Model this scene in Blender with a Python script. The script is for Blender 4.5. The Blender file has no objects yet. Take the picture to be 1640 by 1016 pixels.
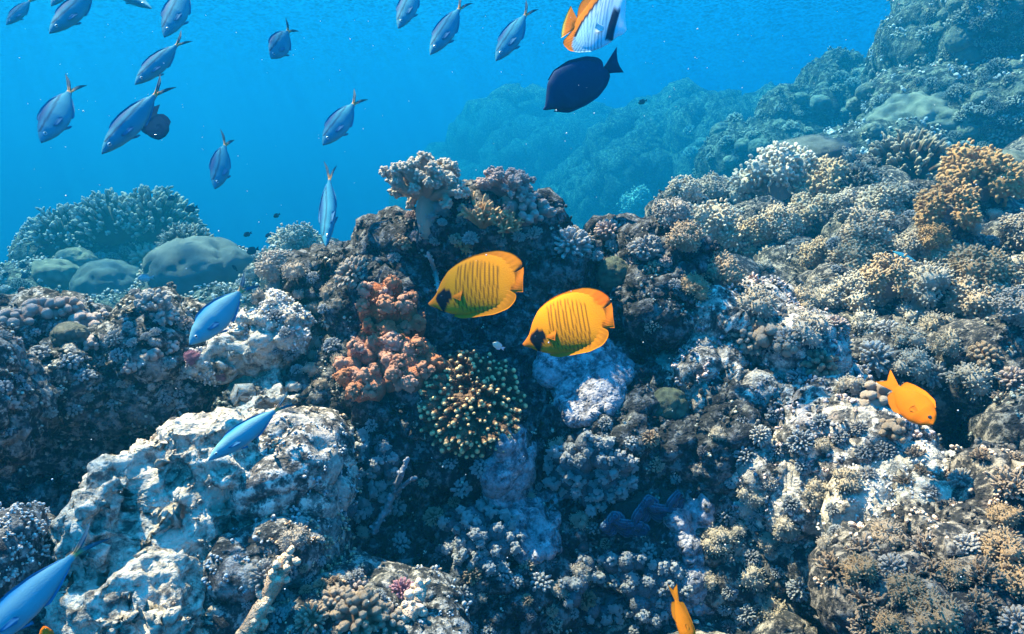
SUN_E = 5.0; SUN_C = (1.0, 0.40, 0.235); WORLD_S = 0.235; EXPO = 3.92; HAZE_D = 0.165; HAZE_COL = (0.002, 0.070, 0.128, 1); HAZE_ABS = (0.0, 0.46, 0.65, 1)
import bpy, math, random
import numpy as np
from mathutils import Vector, Matrix
from mathutils.bvhtree import BVHTree
R = math.radians
rng = np.random.default_rng(7)
random.seed(7)
SC = bpy.context.scene
COL = SC.collection

# ------------------------------------------------------------------ camera
PITCH = R(8.0)
CAM = Vector((0.0, 0.0, 2.2))
cd = bpy.data.cameras.new('camera'); cd.lens = 24.0; cd.sensor_width = 36.0
cd.clip_start = 0.02; cd.clip_end = 700.0
cam = bpy.data.objects.new('camera', cd); COL.objects.link(cam)
cam.location = CAM; cam.rotation_euler = (R(90) - PITCH, 0, 0)
SC.camera = cam
C_UP = np.array([0, math.sin(PITCH), math.cos(PITCH)])
C_FW = np.array([0, math.cos(PITCH), -math.sin(PITCH)])
C_RT = np.array([1.0, 0, 0]); C0 = np.array(CAM)
TAN = 0.75
def P(px, py, d):
    """the point of the place that the photograph shows at (px, py), d metres away along the view axis"""
    return C0 + d * (C_FW + C_RT * (px - 820) / 820 * TAN - C_UP * (py - 508) / 820 * TAN)
def px2m(n, d): return n / 820 * TAN * d

# ------------------------------------------------------------------ light
SUN_DIR = np.array([-0.41, 0.24, 0.88]); SUN_DIR /= np.linalg.norm(SUN_DIR)   # towards the sun
sun_el = math.asin(SUN_DIR[2]); sun_az = math.atan2(SUN_DIR[0], SUN_DIR[1])
sd = bpy.data.lights.new('sun', 'SUN'); sd.energy = SUN_E; sd.angle = R(0.5); sd.color = SUN_C
so = bpy.data.objects.new('sun', sd); COL.objects.link(so); so.location = (0, 0, 12)
so.rotation_euler = Vector(SUN_DIR).to_track_quat('Z', 'Y').to_euler()

w = bpy.data.worlds.new('World'); SC.world = w; w.use_nodes = True
nt = w.node_tree; nt.nodes.clear()
def N(nt, t, **k):
    n = nt.nodes.new(t)
    for a, b in k.items(): setattr(n, a, b)
    return n
L = lambda nt, a, b: nt.links.new(a, b)
out = N(nt, 'ShaderNodeOutputWorld'); bg = N(nt, 'ShaderNodeBackground')
tc = N(nt, 'ShaderNodeTexCoord'); sep = N(nt, 'ShaderNodeSeparateXYZ'); L(nt, tc.outputs['Generated'], sep.inputs[0])
mr = N(nt, 'ShaderNodeMapRange'); L(nt, sep.outputs['Z'], mr.inputs[0]); mr.inputs[1].default_value = -1; mr.inputs[2].default_value = 1
cr = N(nt, 'ShaderNodeValToRGB'); L(nt, mr.outputs[0], cr.inputs[0])
el = cr.color_ramp.elements
def z2(z): return (z + 1) / 2
el[0].position = 0; el[0].color = (0.0, 0.035, 0.10, 1)
el[1].position = z2(-0.35); el[1].color = (0.0, 0.09, 0.28, 1)
for z, c in ((-0.08, (0.0, 0.15, 0.36)), (0.06, (0.0, 0.19, 0.42)), (0.3, (0.0, 0.22, 0.44)), (0.6, (0.01, 0.50, 1.15)), (0.72, (0.04, 0.60, 1.25)), (1.0, (0.08, 0.62, 1.25))):
    e = el.new(z2(z)); e.color = (c[0], c[1] * .88, c[2], 1)
sky = N(nt, 'ShaderNodeTexSky', sky_type='NISHITA'); sky.sun_disc = False
sky.sun_elevation = sun_el; sky.sun_rotation = sun_az
sk = N(nt, 'ShaderNodeVectorMath', operation='SCALE'); L(nt, sky.outputs[0], sk.inputs[0]); sk.inputs['Scale'].default_value = 0.03
wm = N(nt, 'ShaderNodeMapRange'); L(nt, sep.outputs['Z'], wm.inputs[0]); wm.inputs[1].default_value = 0.62; wm.inputs[2].default_value = 0.8
mx = N(nt, 'ShaderNodeMix', data_type='RGBA', blend_type='ADD'); L(nt, wm.outputs[0], mx.inputs['Factor'])
L(nt, cr.outputs[0], mx.inputs['A']); L(nt, sk.outputs[0], mx.inputs['B'])
L(nt, mx.outputs['Result'], bg.inputs[0]); bg.inputs[1].default_value = WORLD_S; L(nt, bg.outputs[0], out.inputs[0])

vs = SC.view_settings; vs.view_transform = 'Standard'; vs.look = 'None'; vs.exposure = EXPO; vs.gamma = 1.0; vs.use_curve_mapping = False
cy = SC.cycles
cy.use_denoising = True; cy.max_bounces = 5; cy.diffuse_bounces = 1; cy.glossy_bounces = 1; cy.transmission_bounces = 2
cy.volume_bounces = 0; cy.transparent_max_bounces = 8; cy.caustics_reflective = False; cy.caustics_refractive = False
cy.sample_clamp_indirect = 4.0
try: cy.denoiser = 'OPENIMAGEDENOISE'
except Exception: pass

# ------------------------------------------------------------------ noise
def _hash(ix, iy, iz, seed):
    h = (ix.astype(np.int64) * 73856093) ^ (iy.astype(np.int64) * 19349663) ^ (iz.astype(np.int64) * 83492791) ^ (seed * 2654435761 & 0x7fffffff)
    h = (h ^ (h >> 13)) * 1274126177 & 0x7fffffff
    h = (h ^ (h >> 15)) * 668265263 & 0x7fffffff
    return h ^ (h >> 12)
_a = rng.normal(size=(1024, 3)); _G = (_a / np.linalg.norm(_a, axis=1)[:, None]).astype(np.float32)
_U = rng.random((4096, 3)).astype(np.float32)
def perlin(p, s, seed=0):
    q = p / s; i = np.floor(q).astype(np.int64); f = (q - i).astype(np.float32)
    u = f * f * f * (f * (f * 6 - 15) + 10); r = np.zeros(len(p), np.float32)
    for dx in (0, 1):
        wx = u[:, 0] if dx else 1 - u[:, 0]
        for dy in (0, 1):
            wy = wx * (u[:, 1] if dy else 1 - u[:, 1])
            for dz in (0, 1):
                g = _G[_hash(i[:, 0] + dx, i[:, 1] + dy, i[:, 2] + dz, seed) & 1023]
                d = (f[:, 0] - dx) * g[:, 0] + (f[:, 1] - dy) * g[:, 1] + (f[:, 2] - dz) * g[:, 2]
                r += wy * (u[:, 2] if dz else 1 - u[:, 2]) * d
    return r * 1.6
def fbm(p, s, o=4, seed=0, g=0.5):
    r = 0; a = 1
    for k in range(o): r = r + a * perlin(p, s, seed + k); s *= 0.5; a *= g
    return r
def worley(p, s, seed=0):
    """distance to the nearest and second cell point, in units of the cell"""
    q = p / s; i = np.floor(q).astype(np.int64); f = (q - i).astype(np.float32)
    f1 = np.full(len(p), 9, np.float32); f2 = f1.copy()
    for dx in (-1, 0, 1):
        for dy in (-1, 0, 1):
            for dz in (-1, 0, 1):
                u = _U[_hash(i[:, 0] + dx, i[:, 1] + dy, i[:, 2] + dz, seed) & 4095]
                d = (f[:, 0] - dx - u[:, 0]) ** 2 + (f[:, 1] - dy - u[:, 1]) ** 2 + (f[:, 2] - dz - u[:, 2]) ** 2
                f2 = np.minimum(f2, np.maximum(f1, d)); f1 = np.minimum(f1, d)
    return np.sqrt(f1), np.sqrt(f2)
def knobs(p, s, seed=0):
    f1, _ = worley(p, s, seed)
    return np.sqrt(np.clip(1 - (f1 * 1.15) ** 2, 0, 1))
def smooth(a, b, x):
    t = np.clip((x - a) / (b - a), 0, 1); return t * t * (3 - 2 * t)

# ------------------------------------------------------------------ meshes
def vnormals(V, F):
    n = np.cross(V[F[:, 1]] - V[F[:, 0]], V[F[:, 2]] - V[F[:, 0]])
    r = np.empty_like(V)
    for c in range(3):
        r[:, c] = sum(np.bincount(F[:, k], n[:, c], len(V)) for k in range(3))
    return r / np.maximum(np.linalg.norm(r, axis=1), 1e-12)[:, None]
def mesh(name, V, F, mat, col=None, smooth_=True):
    """V (n,3), F (m,3) triangles, col (n,) or (n,3): how far along its branch / the own colour of each vertex"""
    m = bpy.data.meshes.new(name); n, k = len(V), len(F)
    m.vertices.add(n); m.vertices.foreach_set('co', np.asarray(V, np.float32).ravel())
    m.loops.add(k * 3); m.loops.foreach_set('vertex_index', np.asarray(F, np.int32).ravel())
    m.polygons.add(k); m.polygons.foreach_set('loop_start', np.arange(0, k * 3, 3, dtype=np.int32))
    m.polygons.foreach_set('use_smooth', np.full(k, smooth_))
    m.update(calc_edges=True)
    if col is not None:
        col = np.asarray(col, np.float32)
        if col.ndim == 1: col = np.stack([col] * 3, 1)
        a = m.attributes.new('tint', 'FLOAT_COLOR', 'POINT')
        a.data.foreach_set('color', np.concatenate([col, np.ones((n, 1), np.float32)], 1).astype(np.float32).ravel())
    if mat: m.materials.append(mat)
    return m
def link(name, data, parent=None, **props):
    o = bpy.data.objects.new(name, data); COL.objects.link(o)
    if parent: o.parent = parent
    for a, b in props.items():
        if b: o[a] = b
    return o
def tag(o, label, cat, group=None):
    o['label'] = label; o['category'] = cat
    if group: o['group'] = group
    return o
def empty(name, loc, label=None, cat=None, group=None):
    o = bpy.data.objects.new(name, None); COL.objects.link(o); o.location = loc; o.empty_display_size = 0.02
    if label: tag(o, label, cat, group)
    return o
class Soup:
    def __init__(s): s.V = []; s.F = []; s.C = []; s.n = 0
    def add(s, V, F, C=None):
        V = np.asarray(V); s.V.append(V); s.F.append(np.asarray(F) + s.n)
        s.C.append(np.zeros(len(V)) if C is None else np.broadcast_to(C, (len(V),))); s.n += len(V)
    def get(s): return np.concatenate(s.V), np.concatenate(s.F), np.concatenate(s.C)
def ico(sub):
    import bmesh
    b = bmesh.new(); bmesh.ops.create_icosphere(b, subdivisions=sub, radius=1)
    V = np.array([v.co[:] for v in b.verts]); F = np.array([[v.index for v in f.verts] for f in b.faces]); b.free()
    return V, F
ICO = {k: ico(k) for k in (1, 2, 3, 4, 5)}
def finger_template(sides, prof):
    """prof: (z 0..1, radius) rings; closed by a tip"""
    V = []; a = np.arange(sides) / sides * 2 * math.pi
    for z, r in prof: V.append(np.stack([np.cos(a) * r, np.sin(a) * r, np.full(sides, z)], 1))
    V = np.concatenate(V + [np.array([[0, 0, 1.0]])]); F = []
    k = len(prof)
    for i in range(k - 1):
        for j in range(sides):
            a0 = i * sides + j; a1 = i * sides + (j + 1) % sides
            F += [[a0, a1, a1 + sides], [a0, a1 + sides, a0 + sides]]
    for j in range(sides): F.append([(k - 1) * sides + j, (k - 1) * sides + (j + 1) % sides, k * sides])
    return V, np.array(F)
T_FINE = finger_template(4, [(0, .9), (.55, 1.0), (.88, .7)])
T_FING = finger_template(7, [(0, .95), (.3, 1), (.6, 1), (.8, .92), (.92, .66), (.98, .32)])
T_CLUB = finger_template(8, [(0, .55), (.3, .62), (.55, .9), (.72, 1.08), (.86, .98), (.95, .62), (.99, .3)])
T_CONE = finger_template(6, [(0, 1), (.3, .86), (.6, .66), (.85, .45), (.96, .26)])
def basis(D, twist=None):
    D = D / np.linalg.norm(D, axis=1)[:, None]
    h = np.where(np.abs(D[:, 2:3]) < 0.9, np.array([[0, 0, 1.0]]), np.array([[1.0, 0, 0]]))
    X = np.cross(h, D); X /= np.linalg.norm(X, axis=1)[:, None]; Y = np.cross(D, X)
    if twist is not None:
        c, s_ = np.cos(twist)[:, None], np.sin(twist)[:, None]; X, Y = X * c + Y * s_, -X * s_ + Y * c
    return X, Y, D
def fingers(T, B, D, Ln, Rd, flat=None, rg=rng):
    """many copies of a finger template: bases B, directions D, lengths, radii -> V, F, z along each"""
    TV, TF = T; n = len(B); X, Y, Z = basis(D, rg.random(n) * 6.28)
    Ln = np.broadcast_to(Ln, (n,)); Rd = np.broadcast_to(Rd, (n,)); fy = 1 if flat is None else flat
    V = (B[:, None] + TV[None, :, 0:1] * (X * Rd[:, None])[:, None] + TV[None, :, 1:2] * (Y * (Rd * fy)[:, None])[:, None]
         + TV[None, :, 2:3] * (Z * Ln[:, None])[:, None])
    F = TF[None] + (np.arange(n) * len(TV))[:, None, None]
    return V.reshape(-1, 3), F.reshape(-1, 3), np.tile(TV[:, 2], n)
def balls(sub, Cn, Rd, rg=rng, squash=None):
    TV, TF = ICO[sub]; n = len(Cn); Rd = np.broadcast_to(Rd, (n,))
    V = Cn[:, None] + TV[None] * Rd[:, None, None] * (1 if squash is None else squash)
    F = TF[None] + (np.arange(n) * len(TV))[:, None, None]
    return V.reshape(-1, 3), F.reshape(-1, 3)
def dome_dirs(n, spread=1.0, rg=rng, jit=0.5):
    """n directions over a dome about +z; spread 1 = down to the horizontal"""
    k = np.arange(n) + 0.5; z = 1 - k / n * spread; ph = k * 2.39996 + rg.random(n) * jit
    z = z + (rg.random(n) - .5) * jit / math.sqrt(n); z = np.clip(z, -1, 1); r = np.sqrt(1 - z * z)
    return np.stack([np.cos(ph) * r, np.sin(ph) * r, z], 1)
def rough(V, F, layers):
    """push each vertex along its normal by layers (kind, size, height, seed)"""
    for l in layers:
        kind, s, a = l[:3]; sd_ = l[3] if len(l) > 3 else 11
        n = vnormals(V, F)
        if kind == 'fbm': h = fbm(V, s, 4, sd_)
        elif kind == 'per': h = perlin(V, s, sd_)
        elif kind == 'knob': h = knobs(V + 0.25 * s * n, s, sd_)
        elif kind == 'pit': f1, f2 = worley(V, s, sd_); h = -np.clip(1 - f1 * 1.8, 0, 1) ** 1.0
        elif kind == 'ridge': h = 1 - 2 * np.abs(fbm(V, s, 3, sd_))
        elif kind == 'knobpatch': h = knobs(V + 0.25 * s * n, s, sd_) * smooth(-0.1, 0.25, perlin(V, s * 7, sd_ + 5))
        elif kind == 'crack': f1, f2 = worley(V, s, sd_); h = -np.clip(1 - (f2 - f1) * 6, 0, 1)
        V = V + n * (a * h)[:, None]
    return V
# ------------------------------------------------------------------ materials
def new_mat(name):
    m = bpy.data.materials.new(name); m.use_nodes = True; nt = m.node_tree
    b = nt.nodes['Principled BSDF']; return m, nt, b
def ramp(nt, fac, stops, interp='LINEAR'):
    r = N(nt, 'ShaderNodeValToRGB'); r.color_ramp.interpolation = interp
    e = r.color_ramp.elements
    while len(e) < len(stops): e.new(0.5)
    for i, (p, c) in enumerate(stops): e[i].position = p; e[i].color = (*c, 1)
    L(nt, fac, r.inputs[0]); return r.outputs[0]
def noise(nt, vec, scale, detail=4, rough_=0.55, dist=0.0):
    n = N(nt, 'ShaderNodeTexNoise'); L(nt, vec, n.inputs['Vector']); n.inputs['Scale'].default_value = scale
    n.inputs['Detail'].default_value = detail; n.inputs['Roughness'].default_value = rough_; n.inputs['Distortion'].default_value = dist
    return n.outputs['Fac']
def voro(nt, vec, scale, feat='F1', out_='Distance'):
    n = N(nt, 'ShaderNodeTexVoronoi', feature=feat); L(nt, vec, n.inputs['Vector']); n.inputs['Scale'].default_value = scale
    return n.outputs[out_]
def mixc(nt, fac, a, b, mode='MIX'):
    m = N(nt, 'ShaderNodeMix', data_type='RGBA', blend_type=mode)
    for s, v in (('Factor', fac), ('A', a), ('B', b)):
        i = [x for x in m.inputs if x.name == s and (s == 'Factor' and x.type == 'VALUE' or s != 'Factor' and x.type == 'RGBA')][0]
        if hasattr(v, 'links') or isinstance(v, bpy.types.NodeSocket): L(nt, v, i)
        elif isinstance(v, tuple): i.default_value = (*v, 1)
        else: i.default_value = v
    return [x for x in m.outputs if x.type == 'RGBA'][0]
def math_(nt, op, a, b=0.0):
    m = N(nt, 'ShaderNodeMath', operation=op)
    for i, v in enumerate((a, b)):
        if isinstance(v, bpy.types.NodeSocket): L(nt, v, m.inputs[i])
        else: m.inputs[i].default_value = v
    return m.outputs[0]
def bump(nt, b, h, dist, strength=1.0, prev=None):
    n = N(nt, 'ShaderNodeBump'); n.inputs['Distance'].default_value = dist; n.inputs['Strength'].default_value = strength
    L(nt, h, n.inputs['Height'])
    if prev: L(nt, prev, n.inputs['Normal'])
    L(nt, n.outputs[0], b.inputs['Normal']); return n.outputs[0]
def rock_mat(name, dark, mid, pale, pink, k_pale=0.5, k_pink=0.2, scale=1.0, bd=0.006):
    m, nt, b = new_mat(name); tc = N(nt, 'ShaderNodeTexCoord'); v = tc.outputs['Object']
    n1 = noise(nt, v, 11 * scale, 7, 0.66, 0.15); n2 = noise(nt, v, 38 * scale, 6, 0.7, 0.1); n3 = noise(nt, v, 5 * scale, 6, 0.65, 0.2); n4 = noise(nt, v, 120 * scale, 3, 0.6)
    c = ramp(nt, n2, [(0.40, dark), (0.50, mid), (0.60, pale)])
    c = mixc(nt, ramp(nt, n1, [(0.62 - k_pale * 0.25, (0, 0, 0)), (0.72 - k_pale * 0.25, (1, 1, 1))]), c, mixc(nt, n4, mid, pale))
    c = mixc(nt, ramp(nt, n3, [(0.66 - k_pink * 0.3, (0, 0, 0)), (0.74 - k_pink * 0.3, (.8, .8, .8))]), c, mixc(nt, n2, pink, pale))
    c = mixc(nt, ramp(nt, voro(nt, v, 60 * scale), [(0.05, (.45, .45, .45)), (0.2, (0, 0, 0))]), c, pale)
    L(nt, c, b.inputs['Base Color']); b.inputs['Roughness'].default_value = 0.85; b.inputs['Specular IOR Level'].default_value = 0.25
    h = math_(nt, 'ADD', math_(nt, 'MULTIPLY', n2, 1.3), math_(nt, 'MULTIPLY', n4, .5))
    h = math_(nt, 'SUBTRACT', h, math_(nt, 'MULTIPLY', ramp(nt, voro(nt, v, 75 * scale), [(0.0, (1, 1, 1)), (0.35, (0, 0, 0))]), 0.5))
    bump(nt, b, h, bd * 2.0 / scale)
    return m
def coral_mat(name, base, tip, spot=None, rough_=0.7, bscale=190, bd=0.0035, tipat=(0.35, 1.0), vary=0.25, sub=0.0):
    m, nt, b = new_mat(name); tc = N(nt, 'ShaderNodeTexCoord'); v = tc.outputs['Object']
    at = N(nt, 'ShaderNodeAttribute', attribute_name='tint')
    c = ramp(nt, at.outputs['Fac'], [(tipat[0], base), (tipat[1], tip)])
    n1 = noise(nt, v, bscale * .25, 4); n2 = noise(nt, v, bscale, 3)
    oi = N(nt, 'ShaderNodeObjectInfo')
    hsv = N(nt, 'ShaderNodeHueSaturation'); L(nt, c, hsv.inputs['Color'])
    L(nt, math_(nt, 'ADD', math_(nt, 'MULTIPLY', oi.outputs['Random'], vary), 1 - vary * .6), hsv.inputs['Value'])
    L(nt, math_(nt, 'ADD', math_(nt, 'MULTIPLY', oi.outputs['Random'], -0.3), 1.1), hsv.inputs['Saturation'])
    c = hsv.outputs[0]
    c = mixc(nt, math_(nt, 'MULTIPLY', n1, 0.35), c, mixc(nt, 0.5, c, tuple(x * .35 for x in base)))
    if spot: c = mixc(nt, ramp(nt, n2, [(0.55, (0, 0, 0)), (0.7, (.6, .6, .6))]), c, spot)
    L(nt, c, b.inputs['Base Color']); b.inputs['Roughness'].default_value = rough_; b.inputs['Specular IOR Level'].default_value = 0.25
    vv = ramp(nt, voro(nt, v, bscale * 1.3), [(0.0, (1, 1, 1)), (0.5, (0, 0, 0))])
    bump(nt, b, math_(nt, 'ADD', n2, vv), bd)
    return m
M = {}
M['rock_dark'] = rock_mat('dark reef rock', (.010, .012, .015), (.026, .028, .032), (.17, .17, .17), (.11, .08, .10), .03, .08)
M['rock_grey'] = rock_mat('grey reef rock', (.012, .014, .017), (.042, .042, .042), (.42, .38, .34), (.20, .14, .15), .3, .15)
M['rock_pale'] = rock_mat('pale reef rock', (.10, .085, .075), (.40, .33, .26), (.80, .70, .57), (.30, .24, .21), .7, .08)
M['rock_slope'] = rock_mat('slope reef rock', (.012, .014, .017), (.038, .036, .036), (.32, .27, .22), (.16, .11, .11), .15, .1)
M['rock_ledge'] = rock_mat('ledge rock', (.025, .025, .026), (.13, .115, .105), (.80, .69, .58), (.40, .27, .25), .45, .25)
M['crust'] = rock_mat('pale crust', (.07, .07, .09), (.22, .21, .24), (.50, .47, .50), (.34, .28, .32), .5, .2)
M['rock_far'] = rock_mat('far reef rock', (.012, .016, .02), (.045, .055, .055), (.26, .28, .22), (.10, .10, .09), .15, .1, 0.35, 0.012)
# ------------------------------------------------------------------ seabed: one sheet to beyond where the water hides it
def slope_h(x, y):
    plane = 1.22 + 0.20 * np.minimum(y, 5.0) + 0.16 * np.minimum(x, 4) - 0.6 * np.maximum(0, np.minimum(y, 14) - 5.0)
    plane = plane - .16 - .18 * (1 - smooth(1.1, 2.3, y))
    xb = 0.25 + 0.22 * np.maximum(0, y - 1.5) + .65 * (1 - smooth(1.7, 2.7, y))
    side = smooth(xb - 1.2, xb + 0.5, x)
    low = 1.15 - 3.2 * smooth(2.2, 4.5, y) - 3.0 * smooth(5, 25, y)
    near = 1 - smooth(1.9, 3.0, y)
    return (plane * side + low * (1 - side)) * (1 - near * (1 - side)) + near * (1 - side) * (.92 + .04 * y)
na, nr = 620, 520
ang = np.linspace(R(-62), R(62), na); rad = np.exp(np.linspace(math.log(0.45), math.log(70), nr))
A, RR = np.meshgrid(ang, rad); X = (np.sin(A) * RR).ravel(); Y = (np.cos(A) * RR - 0.1).ravel()
V = np.stack([X, Y, slope_h(X, Y)], 1)
i = np.arange(nr - 1)[:, None] * na + np.arange(na - 1)[None]; i = i.ravel()
F = np.concatenate([np.stack([i, i + 1, i + na + 1], 1), np.stack([i, i + na + 1, i + na], 1)])
dist = np.sqrt(X ** 2 + Y ** 2)
HOLES = [(1195, 448, 100, 42, 2.9), (1545, 690, 90, 52, 1.95), (1520, 838, 78, 38, 1.7), (1290, 640, 45, 30, 2.1)]
for hx_, hy_, ha, hb, hd in HOLES:                                # dark hollows in the slope
    c_ = P(hx_, hy_, hd); V[:, 2] -= .55 * np.exp(-((V[:, 0] - c_[0]) / px2m(ha, hd)) ** 4 - ((V[:, 1] - c_[1] - .05) / (px2m(hb, hd) * 2.0)) ** 4)
n = vnormals(V, F)
V = V + n * (fbm(V, 1.6, 3, 3) * 0.22 * smooth(2, 5, dist) + fbm(V, 0.5, 3, 4) * 0.15)[:, None]
n = vnormals(V, F)
V = V + n * (knobs(V, 0.24, 5) * 0.13 - np.clip(1 - worley(V, .3, 15)[0] * 1.9, 0, 1) * .16 * smooth(1, 2, dist) + knobs(V, 0.09, 6) * 0.045 * smooth(-.2, .2, perlin(V, .5, 8)))[:, None]
nearm = dist < 7; idx = np.where(nearm)[0]; n = vnormals(V, F)
V[idx] += n[idx] * (knobs(V[idx], 0.035, 7) * 0.014 + fbm(V[idx], .03, 2, 9) * .006)[:, None]
farm = np.where(dist >= 5)[0]; n = vnormals(V, F)
V[farm] += n[farm] * ((knobs(V[farm], 0.9, 17) * 0.4 + knobs(V[farm], 0.35, 18) * 0.15) * smooth(6, 10, dist[farm]))[:, None]
seabed = link('seabed', mesh('seabed', V, F, M['rock_slope']), kind='structure')
ROCKS = [seabed]

# ------------------------------------------------------------------ rock masses, each grown from lobes and eroded
def rock_mass(name, lobes, voxel, layers, mat, label=None, cat='rock', group=None, structure=False, lump=0.22, far=1.0):
    s = Soup(); lobes = [(l[0], l[1], l[2] * far, l[3], l[4], l[5] * far) + tuple(l[6:]) for l in lobes]; voxel *= far; layers = [(l[0], l[1] * far, l[2] * far) + tuple(l[3:]) for l in layers]
    for k, l in enumerate(lobes):
        px, py, d, rx, ry, rz = l[:6]; tilt = R(l[6]) if len(l) > 6 else 0
        TV, TF = ICO[4]
        r = 1 + lump * fbm(TV + k * 7.3, 1.1, 3, 20 + k)
        v = TV * r[:, None]
        a, b, c = px2m(rx, d), px2m(ry, d), rz
        u, w_ = v[:, 0] * a, v[:, 2] * b
        u, w_ = u * math.cos(tilt) - w_ * math.sin(tilt), u * math.sin(tilt) + w_ * math.cos(tilt)
        s.add(P(px, py, d) + u[:, None] * C_RT + w_[:, None] * np.array([0, 0, 1.0]) + (v[:, 1] * c)[:, None] * np.array([0, 1.0, 0]), TF)
    V, F, _ = s.get()
    o = link('tmp', mesh('tmp', V, F, None)); md = o.modifiers.new('r', 'REMESH'); md.mode = 'VOXEL'; md.voxel_size = voxel
    dg = bpy.context.evaluated_depsgraph_get(); dg.update(); e = o.evaluated_get(dg); me = e.to_mesh(); me.calc_loop_triangles()
    V = np.empty(len(me.vertices) * 3, np.float32); me.vertices.foreach_get('co', V); V = V.reshape(-1, 3).astype(float)
    F = np.empty(len(me.loop_triangles) * 3, np.int32); me.loop_triangles.foreach_get('vertices', F); F = F.reshape(-1, 3)
    e.to_mesh_clear(); om = o.data; bpy.data.objects.remove(o); bpy.data.meshes.remove(om)
    V = rough(V, F, layers)
    o = link(name, mesh(name, V, F, mat), kind='structure' if structure else None)
    if label: tag(o, label, cat, group)
    ROCKS.append(o); return o
WALL = [('fbm', .35, .06), ('knob', .16, .05, 31), ('crack', .13, .03, 32), ('knob', .06, .022, 33), ('pit', .07, .03, 34), ('pit', .035, .014, 38), ('knob', .022, .012, 35), ('fbm', .02, .005, 36)]
CAULI = [('fbm', .3, .05, 40), ('knob', .12, .055, 41), ('pit', .09, .03, 44), ('knob', .045, .024, 42), ('knob', .018, .008, 43)]
PALE = [('fbm', .3, .035, 50), ('ridge', .14, .010, 51), ('crack', .16, .018, 59), ('pit', .085, .034, 52), ('pit', .04, .018, 53), ('ridge', .05, .006, 56), ('pit', .024, .007, 54), ('pit', .014, .004, 55)]

rock_mass('rock_outcrop', [
    (780, 510, 2.36, 190, 125, .36), (650, 490, 2.28, 90, 95, .28), (930, 500, 2.30, 150, 95, .3),
    (838, 362, 2.14, 38, 30, .14), (740, 366, 2.14, 75, 40, .17), (900, 412, 2.12, 60, 26, .14), (650, 400, 2.16, 44, 30, .14), (1030, 470, 2.15, 62, 80, .25), (985, 395, 2.2, 45, 30, .12),
    (530, 500, 2.3, 70, 75, .25), (700, 680, 2.16, 200, 150, .34), (950, 700, 2.14, 190, 150, .34), (560, 690, 2.12, 90, 110, .3),
    (780, 880, 2.06, 220, 150, .34), (1040, 880, 2.02, 200, 150, .34), (560, 880, 2.02, 130, 120, .3), (1150, 720, 2.0, 80, 120, .3),
    (880, 1080, 1.92, 330, 130, .33), (1180, 960, 1.9, 120, 120, .3)], 0.0065, WALL, M['rock_dark'], 'tall dark reef outcrop in the middle behind the two yellow masked fish', 'rock')
rock_mass('rock_ridge', [
    (60, 590, 2.05, 120, 80, .25), (165, 600, 2.05, 90, 62, .22), (262, 575, 2.05, 38, 75, .15, 10), (110, 700, 2.3, 190, 120, .3),
    (20, 800, 2.3, 150, 140, .3), (230, 700, 2.35, 90, 90, .25), (-60, 640, 1.6, 80, 70, .2)], 0.0075, WALL, M['rock_grey'],
    'knobby rock ridge at the left edge, shaded on its face, behind the big pale boulder', 'rock')
rock_mass('boulder', [
    (300, 790, 1.52, 130, 115, .2, 25), (215, 830, 1.42, 75, 100, .18), (330, 860, 1.5, 100, 90, .2), (365, 700, 1.72, 85, 55, .18, 20), (255, 940, 1.36, 125, 110, .2),
    (430, 640, 1.85, 55, 32, .13)], 0.0065, PALE, M['rock_pale'], 'big pale pitted boulder in full sun at the lower left', 'rock')
rock_mass('pale_rock', [(415, 540, 2.0, 80, 45, .16, 15), (455, 500, 2.08, 40, 34, .12), (365, 580, 1.95, 50, 35, .12)], 0.007, PALE, M['rock_pale'],
    'bleached white rock below the blue fish with the orange tail base', 'rock')
rock_mass('tan_rock', [(470, 755, 1.62, 40, 62, .13, -15), (430, 800, 1.6, 40, 40, .1)], 0.006, CAULI, M['rock_ledge'],
    'tan rough rock just right of the big pale boulder', 'rock')
rock_mass('corner_rock', [(5, 890, 1.25, 55, 55, .12, 20)], 0.006, [('fbm', .15, .02, 61), ('knob', .05, .012, 62), ('fbm', .02, .003)], M['rock_grey'],
    'blue shaded rock with a bright rim in the bottom left corner', 'rock')
rock_mass('bottom_ledge', [(560, 1040, 1.42, 150, 70, .16), (430, 920, 1.5, 35, 62, .12, -30), (470, 1010, 1.45, 60, 60, .12)], 0.006, CAULI, M['rock_grey'],
    'rock ledge with tan knobby coral on it at the bottom left of centre', 'rock')
# the right-hand slope itself: lobes of reef rock with hollows between them
g_ = np.random.default_rng(404); lob = []
for r_ in range(13):
    yy = 300 + 62 * r_; x_ = 1020 + (60 if yy < 420 else 90) + 40 * (r_ % 2) + (70 if yy > 700 else 0)
    while x_ < 1740:
        d_ = float(np.interp(yy, [280, 330, 400, 500, 620, 760, 900, 1050], [5.0, 4.0, 3.1, 2.45, 2.05, 1.8, 1.6, 1.42])) * (1 - .10 * (x_ - 1300) / 400)
        if g_.random() < .85 and not (yy < 350 and x_ < 1260) and all(((x_ - a) / (b + 30)) ** 2 + ((yy - c) / (e + 22)) ** 2 > 1 for a, c, b, e, _ in HOLES): lob.append((x_ + g_.uniform(-25, 25), yy + g_.uniform(-16, 16), d_ * g_.uniform(1.0, 1.10), g_.uniform(34, 62), g_.uniform(24, 46), px2m(g_.uniform(40, 80), d_), g_.uniform(-30, 10)))
        x_ += g_.uniform(75, 115)
rock_mass('reef_slope', lob, 0.0095, [('fbm', .4, .07, 45), ('knob', .15, .05, 46), ('pit', .12, .04, 47), ('knob', .055, .028, 48), ('pit', .04, .014, 49), ('knob', .02, .009, 58)], M['rock_slope'], structure=True)
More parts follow.
